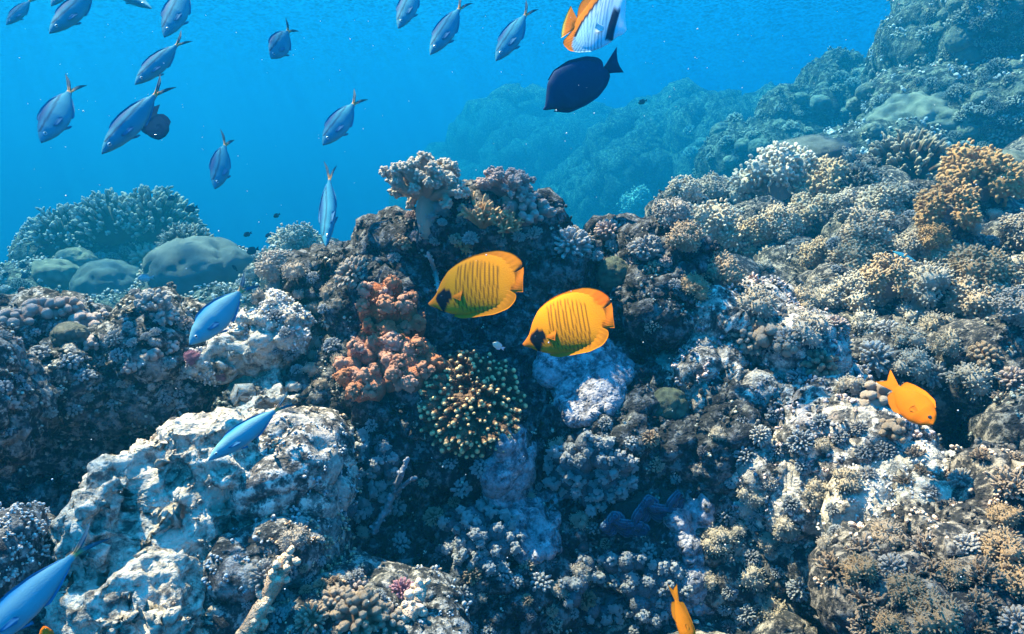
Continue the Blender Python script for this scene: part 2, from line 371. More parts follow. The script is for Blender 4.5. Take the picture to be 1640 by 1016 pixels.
# right-hand ledges
rock_mass('reef_ledge', [(1160, 510, 2.08, 72, 38, .2, -10), (1250, 560, 2.0, 70, 40, .2, -25), (1240, 640, 1.95, 120, 40, .2, -8), (1110, 610, 2.0, 45, 60, .18),
    (1330, 690, 1.8, 90, 50, .2, -20), (1290, 790, 1.82, 120, 80, .2)], 0.0065, CAULI, M['rock_ledge'],
    'sunlit rugged ledge with dark hollows just right of the dark middle outcrop', 'rock')
rock_mass('white_ledge', [(1440, 785, 1.52, 46, 20, .10, 20), (1405, 825, 1.50, 26, 20, .08), (1530, 775, 1.5, 30, 16, .07, 30)], 0.006, CAULI, M['rock_pale'],
    'white sunlit ledge above the dark hollow at the lower right', 'rock')
rock_mass('slope_rock', [(1560, 950, 1.25, 130, 62, .16, -35), (1430, 960, 1.25, 60, 60, .14, -30), (1620, 820, 1.4, 50, 60, .15)], 0.006, CAULI, M['rock_slope'],
    'coral covered rock filling the bottom right corner', 'rock')
# behind, to the left
rock_mass('reef_mound', [(190, 408, 6.2, 115, 55, .8), (120, 520, 5.2, 170, 50, .8), (300, 530, 5.0, 140, 60, .8), (480, 460, 4.2, 60, 62, .4), (420, 520, 4.2, 110, 60, .5),
    (30, 490, 4.8, 60, 25, .4), (340, 480, 4.4, 60, 45, .4)], 0.035, [('fbm', .6, .12, 70), ('knob', .35, .10, 71), ('knob', .13, .05, 72), ('knob', .05, .015, 73)], M['rock_far'],
    'blue hazy rock mound carrying the far left corals', 'rock', far=1.3)
# behind, to the right and far away
rock_mass('reef_hill', [(1600, 60, 8.0, 130, 120, 1.6), (1640, -60, 8.5, 120, 120, 1.6), (1540, 200, 7.6, 110, 60, 1.2), (1620, 300, 7.4, 180, 90, 1.2), (1400, 300, 7.6, 140, 60, 1.2)], 0.05,
    [('fbm', .9, .2, 80), ('knob', .5, .16, 81), ('knob', .18, .08, 82), ('knob', .08, .04, 84)], M['rock_far'],
    'high coral covered hill rising out of the picture at the top right', 'rock', far=1.15)
rock_mass('reef_pinnacle', [(1325, 150, 9.5, 26, 42, .35), (1345, 190, 9.5, 52, 50, .5), (1290, 200, 9.5, 60, 40, .5), (1375, 140, 9.6, 18, 25, .25), (1250, 260, 9.6, 120, 60, .8), (1335, 118, 9.4, 8, 18, .1), (1358, 118, 9.5, 7, 16, .1)], 0.045,
    [('fbm', .6, .14, 90), ('knob', .3, .12, 91), ('knob', .12, .08, 92)], M['rock_far'], 'dark blue spiky reef pinnacle left of the plated coral head', 'rock', far=1.4)
rock_mass('reef_shelf', [(1190, 232, 12, 90, 30, 1.0), (1080, 228, 14, 60, 36, 1.0), (1100, 300, 13, 130, 90, 1.2), (1240, 290, 11, 80, 60, 1.0), (1010, 330, 13, 90, 60, 1.2)], 0.06,
    [('fbm', 1.2, .35, 100), ('knob', .7, .25, 101), ('ridge', .5, .2, 105), ('knob', .3, .16, 102), ('pit', .3, .2, 104), ('knob', .13, .1, 103)], M['rock_far'], 'faint turquoise reef shelf far behind the orange and tan soft corals', 'rock', far=2.0)
rock_mass('distant_reef', [(850, 240, 20, 85, 36, 1.6), (900, 310, 19, 130, 70, 1.6), (980, 270, 20, 70, 50, 1.6), (760, 330, 20, 90, 50, 1.6)], 0.10,
    [('fbm', 2, .6, 110), ('knob', 1.1, .4, 111), ('ridge', .8, .25, 115), ('knob', .5, .25, 112), ('pit', .5, .3, 114), ('knob', .22, .14, 113)], M['rock_far'], 'faintest round blue reef in the far distance above the middle outcrop', 'rock', far=1.8)

dg = bpy.context.evaluated_depsgraph_get(); dg.update()
TREES = [(o, BVHTree.FromObject(o, dg)) for o in ROCKS]
def hit(px, py, want=None):
    """where the line of sight through (px, py) meets the rock: point, normal, depth"""
    o = Vector(CAM); d = Vector(P(px, py, 1.0) - C0).normalized(); best = None
    for ob, t in TREES:
        if want and ob.name != want: continue
        h = t.ray_cast(o, d)
        if h[0] is not None and (best is None or h[3] < best[2]): best = (np.array(h[0]), np.array(h[1]), h[3], ob)
    if best is None: return None
    p, n, t, ob = best
    return p, n, float((p - C0) @ C_FW), ob
# ------------------------------------------------------------------ corals
cm = coral_mat
M['tan'] = cm('tan soft coral', (.66, .36, .17), (1.0, .74, .48), tipat=(.1, .95), sub=.1)
M['cream'] = cm('cream soft coral', (.74, .50, .32), (1.0, .86, .66), tipat=(.1, .95))
M['gold'] = cm('golden soft coral', (.50, .22, .06), (.98, .58, .26), tipat=(.1, .95))
M['greyfluff'] = cm('grey soft coral', (.48, .35, .25), (.95, .78, .62), tipat=(.1, .95))
M['stalk'] = cm('soft coral stalk', (.42, .36, .34), (.5, .42, .38), tipat=(0, 1), bscale=60)
M['brown_pale'] = cm('brown branching coral', (.10, .06, .045), (.88, .72, .52), tipat=(.45, .98))
M['dark_tip'] = cm('dark finger coral', (.15, .08, .045), (.92, .62, .32), tipat=(.84, .99), vary=.05)
M['brown'] = cm('dark branching coral', (.08, .075, .06), (.72, .68, .55), tipat=(.5, 1.0))
M['pinkbrown'] = cm('pink brown knob coral', (.40, .13, .06), (.95, .42, .24), tipat=(.2, .8), bscale=220)
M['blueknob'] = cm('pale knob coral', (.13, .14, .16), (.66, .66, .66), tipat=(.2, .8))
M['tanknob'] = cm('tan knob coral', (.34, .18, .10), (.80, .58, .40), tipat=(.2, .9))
M['pink'] = cm('pink coral', (.42, .10, .16), (.80, .34, .42), tipat=(.1, .9))
M['rose'] = cm('rosy coral', (.44, .26, .22), (.92, .68, .58), tipat=(.1, .9))
M['red'] = cm('red sponge', (.55, .02, .02), (.85, .06, .05), tipat=(0, 1), vary=0)
M['orange'] = cm('orange fire coral', (.75, .30, .04), (1.0, .66, .28), tipat=(.3, 1), vary=0)
M['white'] = cm('bleached coral', (.50, .42, .38), (.86, .78, .70), tipat=(.1, .9))
M['porites'] = cm('smooth boulder coral', (.07, .12, .13), (.17, .23, .22), tipat=(0, 1), bscale=150, bd=.006, vary=0)
M['porites2'] = cm('pale boulder coral', (.10, .13, .11), (.34, .34, .26), tipat=(0, 1), bscale=150, bd=.006)
M['greenbrain'] = cm('green brain coral', (.05, .07, .05), (.22, .26, .15), tipat=(0, 1), bscale=90, vary=0)
M['lilac'] = cm('pale encrusting coral', (.10, .10, .115), (.34, .33, .36), tipat=(0, 1), bscale=70, bd=.004, vary=.1)
M['clam'] = cm('clam mantle', (.015, .045, .10), (.11, .20, .28), tipat=(.1, .9), vary=0, rough_=.5)
M['shell'] = cm('clam shell', (.03, .03, .03), (.10, .09, .09), tipat=(0, 1), vary=0)

def g_rng(seed): return np.random.default_rng(seed)
def sh_fluffy(Rr, nl=13, npol=80, seed=0, pl=.105, pr=.046, lobe=.34):
    g = g_rng(seed); s = Soup(); D = dome_dirs(nl, 1.05, g, .9)
    for d in D:
        c = d * Rr * np.array([.74, .74, .70]) * g.uniform(.72, 1.15) + np.array([0, 0, .25 * Rr]); lr = lobe * Rr * g.uniform(.75, 1.15)
        bv, bf = balls(1, c[None], lr * .94); s.add(bv, bf, .6)
        k = np.arange(npol) + .5; z = 1 - 2 * k / npol; ph = k * 2.39996 + g.random() * 6; r_ = np.sqrt(1 - z * z)
        pd = np.stack([np.cos(ph) * r_, np.sin(ph) * r_, z], 1); keep = (pd @ d > -.35); pd = pd[keep] + g.normal(0, .12, (keep.sum(), 3))
        lump = 1 + .42 * perlin(c + pd * lr, lr * .55, seed)
        V, F, t = fingers(T_FINE, c + pd * (lr * lump * .88)[:, None], pd, Rr * pl * g.uniform(.7, 1.3, len(pd)), Rr * pr * g.uniform(.8, 1.25, len(pd)), rg=g)
        s.add(V, F, .5 + .5 * t)
    return s.get()
def sh_stalk(Rr, seed=0):
    g = g_rng(seed); V, F = ICO[3][0].copy(), ICO[3][1]
    V = V * np.array([.42, .42, .62]) * Rr; V[:, 2] += .02 * Rr
    return rough(V, F, [('fbm', .5 * Rr, .10 * Rr, seed)]), F, np.full(len(V), .5)
def sh_knobby(Rr, n=40, r=.13, seed=0, spread=.95, T=T_CLUB, tips=5, inner=.35, var=.16):
    g = g_rng(seed); s = Soup(); D = dome_dirs(n, spread, g, .7)
    sq = np.array([1, 1, .8]); Ln = Rr * g.uniform(1 - var, 1 + var * .6, n); rd = Rr * r * g.uniform(.72, 1.22, n)
    V, F, t = fingers(T, D * Rr * inner * sq, D * sq, Ln * (1 - inner), rd, rg=g); s.add(V, F, t)
    if tips:
        hd = D * sq * (Ln * .93)[:, None]; q = g.normal(size=(n, tips, 3)) + D[:, None] * .8; q /= np.linalg.norm(q, axis=2)[:, :, None]
        c = (hd[:, None] + q * (rd * .72)[:, None, None]).reshape(-1, 3)
        V, F = balls(1, c, np.repeat(rd * .50, tips) * g.uniform(.8, 1.2, n * tips)); s.add(V, F, .9)
    bv, bf = balls(3, np.zeros((1, 3)), Rr * .62); s.add(bv * sq, bf, 0)
    V, F, C = s.get(); V = V + vnormals(V, F) * (perlin(V, Rr * r * .8, seed) * Rr * r * .16)[:, None]
    return V, F, C
def sh_clump(r, seed=0, n=9):
    """one club head of a coarse knob coral"""
    g = g_rng(seed); s = Soup(); D = dome_dirs(n, 1.2, g, .8)
    V, F, t = fingers(T_CLUB, D * 0, D, r * g.uniform(.8, 1.15, n), r * g.uniform(.34, .48, n), rg=g); V[:, 2] += r * .5; s.add(V, F, t)
    V, F, t = fingers(T_FING, np.array([[0, 0, -1.6 * r]]), np.array([[0, 0, 1.0]]), 2.3 * r, .42 * r, rg=g); s.add(V, F, t * .4)
    q = g.normal(size=(46, 3)); q /= np.linalg.norm(q, axis=1)[:, None]; c_ = D[g.integers(0, n, 46)] * r * .86 + q * r * .34; c_[:, 2] += r * .5
    V, F = balls(1, c_, r * g.uniform(.10, .17, 46)); s.add(V, F, 1.0)
    V, F, C = s.get(); return V + vnormals(V, F) * (perlin(V, r * .2, seed) * r * .08)[:, None], F, C
def sh_acro(Rr, n=120, r=.035, seed=0, spread=.9, flat=.75, inner=.5, side=3, T=T_CONE):
    g = g_rng(seed); s = Soup(); D = dome_dirs(n, spread, g, .8); sq = np.array([1, 1, flat]); D2 = D * sq + np.array([0, 0, .35])
    Ln = Rr * (1 - inner) * g.uniform(.75, 1.2, n); B = D * sq * Rr * inner; rd = Rr * r * g.uniform(.8, 1.2, n)
    V, F, t = fingers(T, B, D2, Ln, rd, rg=g); s.add(V, F, t)
    Dn = D2 / np.linalg.norm(D2, axis=1)[:, None]
    for k in range(side):
        h = g.uniform(.35, .85, n); q = Dn + g.normal(0, .7, (n, 3))
        V, F, t = fingers(T, B + Dn * (Ln * h)[:, None], q, Ln * .34, rd * .62, rg=g); s.add(V, F, np.clip(t * .6 + .35, 0, 1))
    V, F = ICO[3]; s.add(rough(V * sq * Rr * inner * 1.05, F, [('fbm', Rr * .4, Rr * .06)]), F, 0)
    return s.get()
def sh_massive(Rr, sq=(1, 1, .7), seed=0, lob=.5, amp=.18):
    V, F = ICO[5]; V = V * np.array(sq) * Rr
    V = rough(V, F, [('fbm', Rr * 1.2, Rr * .10, seed), ('knob', Rr * lob, Rr * amp, seed + 1), ('pit', Rr * .3, Rr * .05, seed + 4), ('knob', Rr * .14, Rr * .035, seed + 3), ('fbm', Rr * .15, Rr * .012, seed + 2)])
    return V, F, np.clip(.5 + perlin(V, Rr * .3, seed) * .8, 0, 1)
def sh_ridged(Rr, seed=0):
    V, F = ICO[5]; V = V * np.array([1, 1, .7]) * Rr; a = np.arctan2(V[:, 1], V[:, 0] + .5); n = vnormals(V, F)
    V = V + n * (np.abs(np.sin(V[:, 2] * 9 + 3 * fbm(V, .8, 3, seed))) * .10 + fbm(V, .5, 4, seed) * .14 + knobs(V, .12, seed) * .05)[:, None]
    return V, F, np.clip(.5 + perlin(V, .2, seed), 0, 1)
def sh_tree(Rr, seed=0, nb=11, ns=6, nn=26, nub=.062):
    """a branching soft coral: stalk, boughs, twigs and a knobbly head on each twig"""
    g = g_rng(seed); s = Soup(); D = dome_dirs(nb, .85, g, .9); b0 = np.array([0, 0, .1 * Rr])
    Lb = Rr * g.uniform(.4, .72, nb)
    V, F, t = fingers(T_FING, np.repeat(b0[None], nb, 0), D, Lb * 1.1, Rr * .13, rg=g); s.add(V, F, t * .3)
    e = b0 + D * Lb[:, None]; q = np.repeat(D, ns, 0) + g.normal(0, .55, (nb * ns, 3)); q /= np.linalg.norm(q, axis=1)[:, None]
    B = np.repeat(e - D * (Lb * .25)[:, None], ns, 0); l2 = Rr * g.uniform(.22, .5, nb * ns)
    V, F, t = fingers(T_FING, B, q, l2, Rr * .085, rg=g); s.add(V, F, .3 + t * .2)
    h = B + q * l2[:, None]; z = g.normal(size=(len(h), nn, 3)) + q[:, None] * .7; z /= np.linalg.norm(z, axis=2)[:, :, None]
    V, F, t = fingers(T_FING, np.repeat(h, nn, 0) + z.reshape(-1, 3) * Rr * .03, z.reshape(-1, 3), Rr * g.uniform(.07, .13, len(h) * nn), Rr * nub * .55, rg=g); s.add(V, F, .5 + t * .5)
    return s.get()

def orient(axis, spin):
    a = Vector(axis).normalized(); return (a.to_track_quat('Z', 'Y').to_matrix() @ Matrix.Rotation(spin, 3, 'Z')).to_quaternion()
def settle(o, p, axis, spin, size, sink=.1, sq=None):
    a = np.array(axis) / np.linalg.norm(axis); o.rotation_mode = 'QUATERNION'; o.rotation_quaternion = orient(axis, spin)
    o.location = p - a * size * sink; o.scale = (size,) * 3 if sq is None else tuple(size * k for k in sq)
_lib = {}
def lib(kind, k):
    """one of a few shapes of each kind, one unit across its radius"""
    if (kind, k) not in _lib:
        f = {'fluffy': lambda: sh_fluffy(1, 11 + k % 4 * 2, 84, 100 + k), 'smallfluff': lambda: sh_fluffy(1, 8, 60, 150 + k, .16, .045, .46),
             'knobby': lambda: sh_knobby(1, 34 + 5 * (k % 3), .14, 200 + k), 'fine': lambda: sh_knobby(1, 80, .085, 220 + k, tips=3, var=.12),
             'lumps': lambda: sh_knobby(1, 11, .27, 240 + k, tips=0, inner=.2, T=T_CLUB, var=.3),
             'acro': lambda: sh_acro(1, 170, .046, 300 + k, 1.28, .9, .62, 2, T_FING), 'stag': lambda: sh_acro(1, 26, .075, 320 + k, .8, .8, .15, 4, T_FING),
             'massive': lambda: sh_massive(1, (1, 1, .75), 400 + k, .75, .26), 'ridged': lambda: sh_ridged(1, 450 + k), 'tree': lambda: sh_tree(1, 500 + k), 'stalk': lambda: sh_stalk(1, 600 + k)}[kind]
        V, F, C = f(); _lib[kind, k] = (V, F, C)
    return _lib[kind, k]
_md = {}
def libmesh(kind, k, mat):
    if (kind, k, mat) not in _md: V, F, C = lib(kind, k); _md[kind, k, mat] = mesh(kind + ' coral', V, F, M[mat], C)
    return _md[kind, k, mat]
NAMES = {'fluffy': 'soft_coral', 'smallfluff': 'soft_coral', 'tree': 'tree_coral', 'knobby': 'knob_coral', 'fine': 'cauliflower_coral', 'lumps': 'knob_coral',
         'acro': 'branching_coral', 'stag': 'finger_coral', 'massive': 'boulder_coral', 'ridged': 'ridged_coral'}
_cnt = {}
def coral(kind, mat, px, py, rpx, label, group=None, up=.6, sink=.12, k=None, at=None, sq=None, want=None, cat='coral', toward=0.0):
    h = at or hit(px, py, want)
    if h is None: return None
    p, n, d, _ = h
    _cnt[kind] = _cnt.get(kind, 0) + 1
    if k is None: k = _cnt[kind] % {'fluffy': 6, 'acro': 4}.get(kind, 4)
    ax = n * (1 - up) + np.array([0, -toward, 1.0]) * up; size = px2m(rpx, d); spin = rng.random() * 6.28
    if kind in ('fluffy', 'tree'):
        o = empty(NAMES[kind], (0, 0, 0)); link('polyps' if kind == 'fluffy' else 'branches', libmesh(kind, k, mat), o); st = link('stalk', libmesh('stalk', k % 2, 'stalk' if kind == 'fluffy' else 'cream'), o)
        if kind == 'tree': st.scale = (.55, .55, .9); st.location = (0, 0, -.3)
    else: o = link(NAMES[kind], libmesh(kind, k, mat))
    settle(o, p, ax, spin, size, sink, sq); tag(o, label, cat, group); return o

# ---- hero colonies
def clump_colony(name, px, py, rx, ry, n, r, mat, label, seed, want='rock_outcrop', at=None, squash=1.0, dirz=.35):
    """a colony whose club heads are parts of their own, spread over an upright patch of rock"""
    h = at or hit(px, py, want); p, nn, d, _ = h; g = g_rng(seed); root = empty(name, p, label, 'coral')
    heads = []
    tries = 0
    while len(heads) < n and tries < n * 30:
        tries += 1; u, v = g.uniform(-1, 1, 2)
        if u * u + v * v > 1: continue
        q = (px + u * rx, py + v * ry)
        if all((q[0] - a[0]) ** 2 + (q[1] - a[1]) ** 2 > (r * 1.25) ** 2 for a in heads): heads.append(q)
    prot = [mesh('branch', *[x for i, x in enumerate(sh_clump(1, seed + k, 7 + k)) if i < 2], M[mat], sh_clump(1, seed + k, 7 + k)[2]) for k in range(4)]
    cv = []
    for i, (a, b) in enumerate(heads):
        hh = hit(a, b, want)
        if hh is None: continue
        q, m, dd, _ = hh
        c = 1 - ((a - px) / rx) ** 2 * .6 - ((b - py) / ry) ** 2 * .6
        ax = m * .35 + np.array([(a - px) / rx * .5, -.75, dirz - (b - py) / ry * .45]); ax = ax / np.linalg.norm(ax); sz = px2m(r, dd) * g.uniform(.72, 1.15)
        pos = q + ax * (sz * 1.1 + .02 * c)
        o = link('branch', prot[i % 4], root); o.rotation_mode = 'QUATERNION'; o.rotation_quaternion = orient(ax, g.random() * 6.28)
        o.location = Vector(pos) - Vector(p); o.scale = (sz, sz, sz * squash); cv.append((q - p, sz))
    s = Soup()
    for q, sz in cv: V, F = balls(2, q[None], sz * 1.7); s.add(V, F, 0)
    V, F, C = s.get(); link('base', mesh('base', rough(V, F, [('fbm', .03, .006)]), F, M[mat], C), root)
    return root
def hx(px, py, d=None, want=None):
    h = hit(px, py, want)
    return h
clump_colony('knob_coral', 622, 520, 36, 62, 20, 15, 'pinkbrown', 'tall pink brown coral of rounded knobs left of the dark finger coral', 71)
clump_colony('knob_coral', 600, 592, 46, 34, 14, 12, 'pinkbrown', 'low part shaded pink brown knob coral under the taller pink brown one', 72)
clump_colony('knob_coral', 664, 585, 28, 26, 9, 13, 'pinkbrown', 'small pink brown knob coral against the upper left of the dark finger coral', 75)
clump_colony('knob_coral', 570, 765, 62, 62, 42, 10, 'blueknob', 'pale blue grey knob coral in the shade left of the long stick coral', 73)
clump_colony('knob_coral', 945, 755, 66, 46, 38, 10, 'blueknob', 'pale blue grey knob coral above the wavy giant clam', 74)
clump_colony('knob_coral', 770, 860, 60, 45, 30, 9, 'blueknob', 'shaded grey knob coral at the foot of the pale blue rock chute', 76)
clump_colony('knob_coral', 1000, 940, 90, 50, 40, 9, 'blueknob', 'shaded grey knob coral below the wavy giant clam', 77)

def finger_colony(px, py, rx, ry, n, label, mat='dark_tip', seed=5, ln=.046, r=.0082, want='rock_outcrop'):
    h = hit(px, py, want); p, nn, d, _ = h; g = g_rng(seed); root = empty('finger_coral', p, label, 'coral')
    k = np.arange(n) + .5; rr = np.sqrt(k / n); th = k * 2.39996
    q = np.stack([np.cos(th) * rr, np.sin(th) * rr], 1) + g.normal(0, .05, (n, 2)); q = q[g.random(n) > .08]; B = []; D = []
    for a, b in q:
        hh = hit(px + a * rx * .8, py + b * ry * .8, want)
        if hh is None: continue
        B.append(hh[0] - p); D.append([a * .75, -1.0, -b * .7 + .30])
    B = np.array(B); D = np.array(D) + g.normal(0, .08, (len(B), 3)); D /= np.linalg.norm(D, axis=1)[:, None]
    c = 1 - .45 * (q[:len(B)] ** 2).sum(1)
    T = finger_template(8, [(0, .9), (.25, 1), (.6, .95), (.8, .8), (.93, .62), (.985, .38)])
    V, F, t = fingers(T, B, D, ln * (c + .25) * g.uniform(.75, 1.12, len(B)), r * g.uniform(.65, 1.3, len(B)), rg=g)
    s = Soup(); s.add(V, F, t); ns = 7
    for j in range(ns):
        hgt = g.uniform(.3, .85, len(B)); z = g.normal(size=D.shape); z -= (z * D).sum(1)[:, None] * D; z /= np.linalg.norm(z, axis=1)[:, None]
        V, F, t = fingers(T_FINE, B + D * (ln * c * hgt)[:, None] + z * r * .8, z + D * .8, r * .9, r * .3, rg=g); s.add(V, F, .3)
    V, F, C = s.get(); link('branches', mesh('branches', V, F, M[mat], C), root)
    s = Soup()
    V, F = balls(2, B, r * 2.2); V = rough(V, F, [('fbm', .03, .005)]); link('base', mesh('base', V, F, M[mat], np.zeros(len(V))), root); return root
finger_colony(756, 645, 92, 94, 250, 'dark brown finger coral with pale yellow tips below the masked fish')

# top of the outcrop
coral('tree', 'cream', 683, 356, 76, 'pale branching soft coral standing highest on the middle outcrop', up=.95, sink=-.42, k=0)
coral('smallfluff', 'white', 700, 352, 24, 'little whitish soft coral at the foot of the highest branching coral', up=.7)
coral('stag', 'orange', 772, 366, 46, 'orange fingered fire coral on top of the outcrop above the left masked fish', up=.9, toward=.2, k=0, sink=-.1)
coral('stag', 'orange', 812, 366, 34, 'smaller pale orange fire coral right of the larger fingered one', up=.8, toward=.3, k=1)
coral('stag', 'orange', 740, 396, 30, 'lowest orange fire coral hanging left above the masked fish', up=.7, toward=.4, k=2)
coral('fine', 'tanknob', 565, 436, 34, 'tan fine knobbed coral on the left shoulder of the middle outcrop', up=.6, sq=(1.3, .8, .7), toward=.5)
coral('knobby', 'rose', 842, 340, 46, 'pinkish knobby coral capping the outcrop right of the orange fire coral', up=.8, k=1)
coral('tree', 'rose', 812, 335, 52, 'small pinkish knob spire on the outcrop summit', up=.95, k=2, sink=-.3)
coral('fine', 'white', 915, 392, 34, 'whitish rough coral on the outcrop edge right of the left masked fish', up=.6, toward=.6)
coral('fine', 'rose', 975, 372, 26, 'pink tinged rough coral on the right shoulder of the outcrop', up=.7)
coral('fine', 'white', 1035, 400, 30, 'pale rough coral at the right end of the outcrop crest', up=.7)
coral('massive', 'greenbrain', 985, 440, 24, 'small speckled olive coral above the right masked fish', up=.3, toward=1)
coral('massive', 'greenbrain', 1068, 655, 28, 'round greenish brain coral in the shade beside the bright ledge', up=.3, toward=1)
for q in ((1110, 470, 24), (1150, 440, 22)): coral('smallfluff', 'tan', *q, 'tan soft coral tuft at the upper edge of the sunlit ledge', 'tan soft coral tufts above the ledge')

# pale smooth crusts running down the shaded face
def crust(px, py, rx, ry, label, seed, tilt=0.0):
    nn = 90; gx, gy = np.meshgrid(np.linspace(-1, 1, nn), np.linspace(-1, 1, nn)); Q = np.zeros((nn, nn, 3)); ok = np.zeros((nn, nn), bool)
    c, s_ = math.cos(tilt), math.sin(tilt)
    for a in range(nn):
        for b in range(nn):
            u, v = gx[a, b], gy[a, b]
            h = hit(px + (u * c - v * s_) * rx, py + (u * s_ + v * c) * ry, 'rock_outcrop')
            if h: Q[a, b] = h[0]; ok[a, b] = True
    yy = Q[..., 1].copy(); k = 7                                  # the crust bridges the small hollows of the rock
    pad = np.pad(yy, k, mode='edge'); w_ = pad.shape[0]; cs = np.cumsum(np.cumsum(np.pad(pad, ((1, 0), (1, 0))), 0), 1); m_ = 2 * k + 1
    bl = (cs[m_:, m_:] - cs[:-m_, m_:] - cs[m_:, :-m_] + cs[:-m_, :-m_]) / m_ ** 2
    d = Q - C0; f = np.clip((bl - .012) / np.maximum(d[..., 1], .1), .2, 1.5)[..., None] if False else ((bl - .014) - C0[1])[..., None] / d[..., 1:2]
    V = (C0 + d * f).reshape(-1, 3); u, v = gx.ravel(), gy.ravel()
    edge = np.sqrt(u * u + v * v) + .55 * fbm(np.stack([u, v, u * 0 + seed], 1), .8, 3, seed)
    V = V + np.array([0, 1.0, .2]) * (smooth(.55, .95, edge) * .05)[:, None]
    i = (np.arange(nn - 1)[:, None] * nn + np.arange(nn - 1)[None]).ravel(); i = i[(edge[i] < 1.0) & ok.ravel()[i]]
    F = np.concatenate([np.stack([i, i + nn, i + 1], 1), np.stack([i + 1, i + nn, i + nn + 1], 1)]); F = F[ok.ravel()[F].all(1)]
    V = rough(V, F, [('fbm', .05, .006, seed), ('knob', .035, .007, seed + 1), ('fbm', .012, .002, seed + 3)])
    used = np.unique(F); mp = -np.ones(len(V), int); mp[used] = np.arange(len(used)); V = V[used]; F = mp[F]
    o = link('crust_coral', mesh('crust', V, F, M['crust'], np.clip(.5 + perlin(V, .05, seed), 0, 1))); tag(o, label, 'coral')
    sm = o.modifiers.new('t', 'SOLIDIFY'); sm.thickness = .02; sm.offset = 0
crust(925, 612, 78, 70, 'pale lilac crust coral directly below the right masked fish', 81, .3)
crust(820, 775, 46, 75, 'pale blue crust running down the outcrop below the finger coral', 82, -.1)
crust(855, 850, 46, 55, 'lower end of the pale blue crust between the two grey knob corals', 83, .2)
crust(1110, 860, 38, 60, 'pale blue crust right of the wavy giant clam', 84, .25)
crust(1140, 950, 50, 50, 'pale crust at the bottom edge right of the thin orange fish', 85, .2)

# giant clam
def clam():
    h = hit(1030, 822, 'rock_outcrop'); p, n, d, _ = h; root = empty('giant_clam', p, 'blue giant clam with wavy mantle edges set into the shaded rock', 'clam')
    w_ = px2m(66, d); tl = .42; ex = np.array([math.cos(tl), 0, math.sin(tl)]); ez = np.array([-math.sin(tl), 0, math.cos(tl)]); ey = np.array([0, -1.0, 0])
    nu, nv = 260, 17; t = np.linspace(-1, 1, nu)
    for k, (off, amp, wd, lift) in enumerate(((.0, .30, .17, .10), (.16, .27, .10, .20))):
        cx = t * .95 + .13 * np.sin(t * 13.0); cz = amp * np.sin(t * 6.5 + .4) * (1 - .3 * t ** 2) + off; C_ = np.stack([cx, cz], 1)
        T_ = np.gradient(C_, axis=0); T_ /= np.linalg.norm(T_, axis=1)[:, None]; Nn = np.stack([-T_[:, 1], T_[:, 0]], 1); v = np.linspace(-1, 1, nv)[:, None]
        ruf = 1 + .22 * np.sin(np.arange(nu) * .31 + k); a_ = C_[None, :, 0] + Nn[None, :, 0] * v * wd * ruf; c_ = C_[None, :, 1] + Nn[None, :, 1] * v * wd * ruf
        dep = lift + .10 * (1 - v ** 2) + .035 * np.sin(np.arange(nu)[None] * .31 + k) * np.abs(v); a_, c_, dep = [np.broadcast_to(x, (nv, nu)) * w_ for x in (a_, c_, dep)]
        Q = (a_[..., None] * ex + c_[..., None] * ez + dep[..., None] * ey).reshape(-1, 3) + ey * .012
        i = (np.arange(nv - 1)[:, None] * nu + np.arange(nu - 1)[None]).ravel()
        F = np.concatenate([np.stack([i, i + 1, i + nu + 1], 1), np.stack([i, i + nu + 1, i + nu], 1)])
        tt = np.broadcast_to(np.exp(-((np.abs(v) - .92) / .10) ** 2) + .55 * np.exp(-((np.abs(v) - .5) / .07) ** 2), (nv, nu))
        o = link('mantle', mesh('mantle', Q, F, M['clam'], np.clip(tt, 0, 1).ravel()), root); sm = o.modifiers.new('t', 'SOLIDIFY'); sm.thickness = .006; sm.offset = 0
    V, F = ICO[4]; V = V[:, 0:1] * ex * w_ * 1.02 + V[:, 1:2] * ey * w_ * .35 + V[:, 2:3] * ez * w_ * .5 - ey * w_ * .30
    link('shell', mesh('shell', rough(V, F, [('ridge', .05, .008), ('fbm', .03, .004)]), F, M['shell'], np.full(len(V), .4)), root)
clam()

# dead sticks
def stick(pts, r0, r1, mat, label, nubs=40, seed=3, name='stick_coral', fork=True):
    g = g_rng(seed); Q = np.array(pts); s = Soup()
    for a, b, k in zip(Q[:-1], Q[1:], range(len(Q) - 1)):
        ra = r0 + (r1 - r0) * k / (len(Q) - 1)
        V, F, t = fingers(T_FING, a[None], (b - a)[None], np.linalg.norm(b - a) * 1.12, ra, rg=g); s.add(V, F, .4 + t * .3)
        m_ = nubs // (len(Q) - 1); h = g.random(m_); D = g.normal(size=(m_, 3))
        V, F, t = fingers(T_CONE, a + (b - a) * h[:, None], D, g.uniform(1.2, 2.4, m_) * ra, ra * .5, rg=g); s.add(V, F, .5 + t * .5)
    V, F, C = s.get(); V = rough(V, F, [('fbm', .02, r0 * .5), ('knob', .012, r0 * .45), ('fbm', .005, r0 * .15)]); o = link(name, mesh(name, V, F, M[mat], C)); tag(o, label, 'coral'); return o
def sp(px, py, lift=.03, want=None):
    h = hit(px, py, want); return h[0] + np.array([0, -lift, lift * .3])
stick([sp(600, 850), sp(622, 815, .05), sp(640, 785, .07), sp(652, 755, .09), sp(662, 733, .10)], .007, .003, 'lilac', 'long pale dead stick coral leaning up between the knob coral and finger coral', 46)
stick([sp(640, 785, .08), sp(668, 762, .10), sp(676, 760, .10)], .004, .003, 'lilac', 'short forked twig on the side of the long pale stick coral', 10)
stick([sp(405, 1005, .03), sp(440, 950, .04), sp(465, 905, .05), sp(480, 880, .06)], .013, .010, 'tanknob', 'knobby tan stick coral at the bottom left of centre', 40, 9)
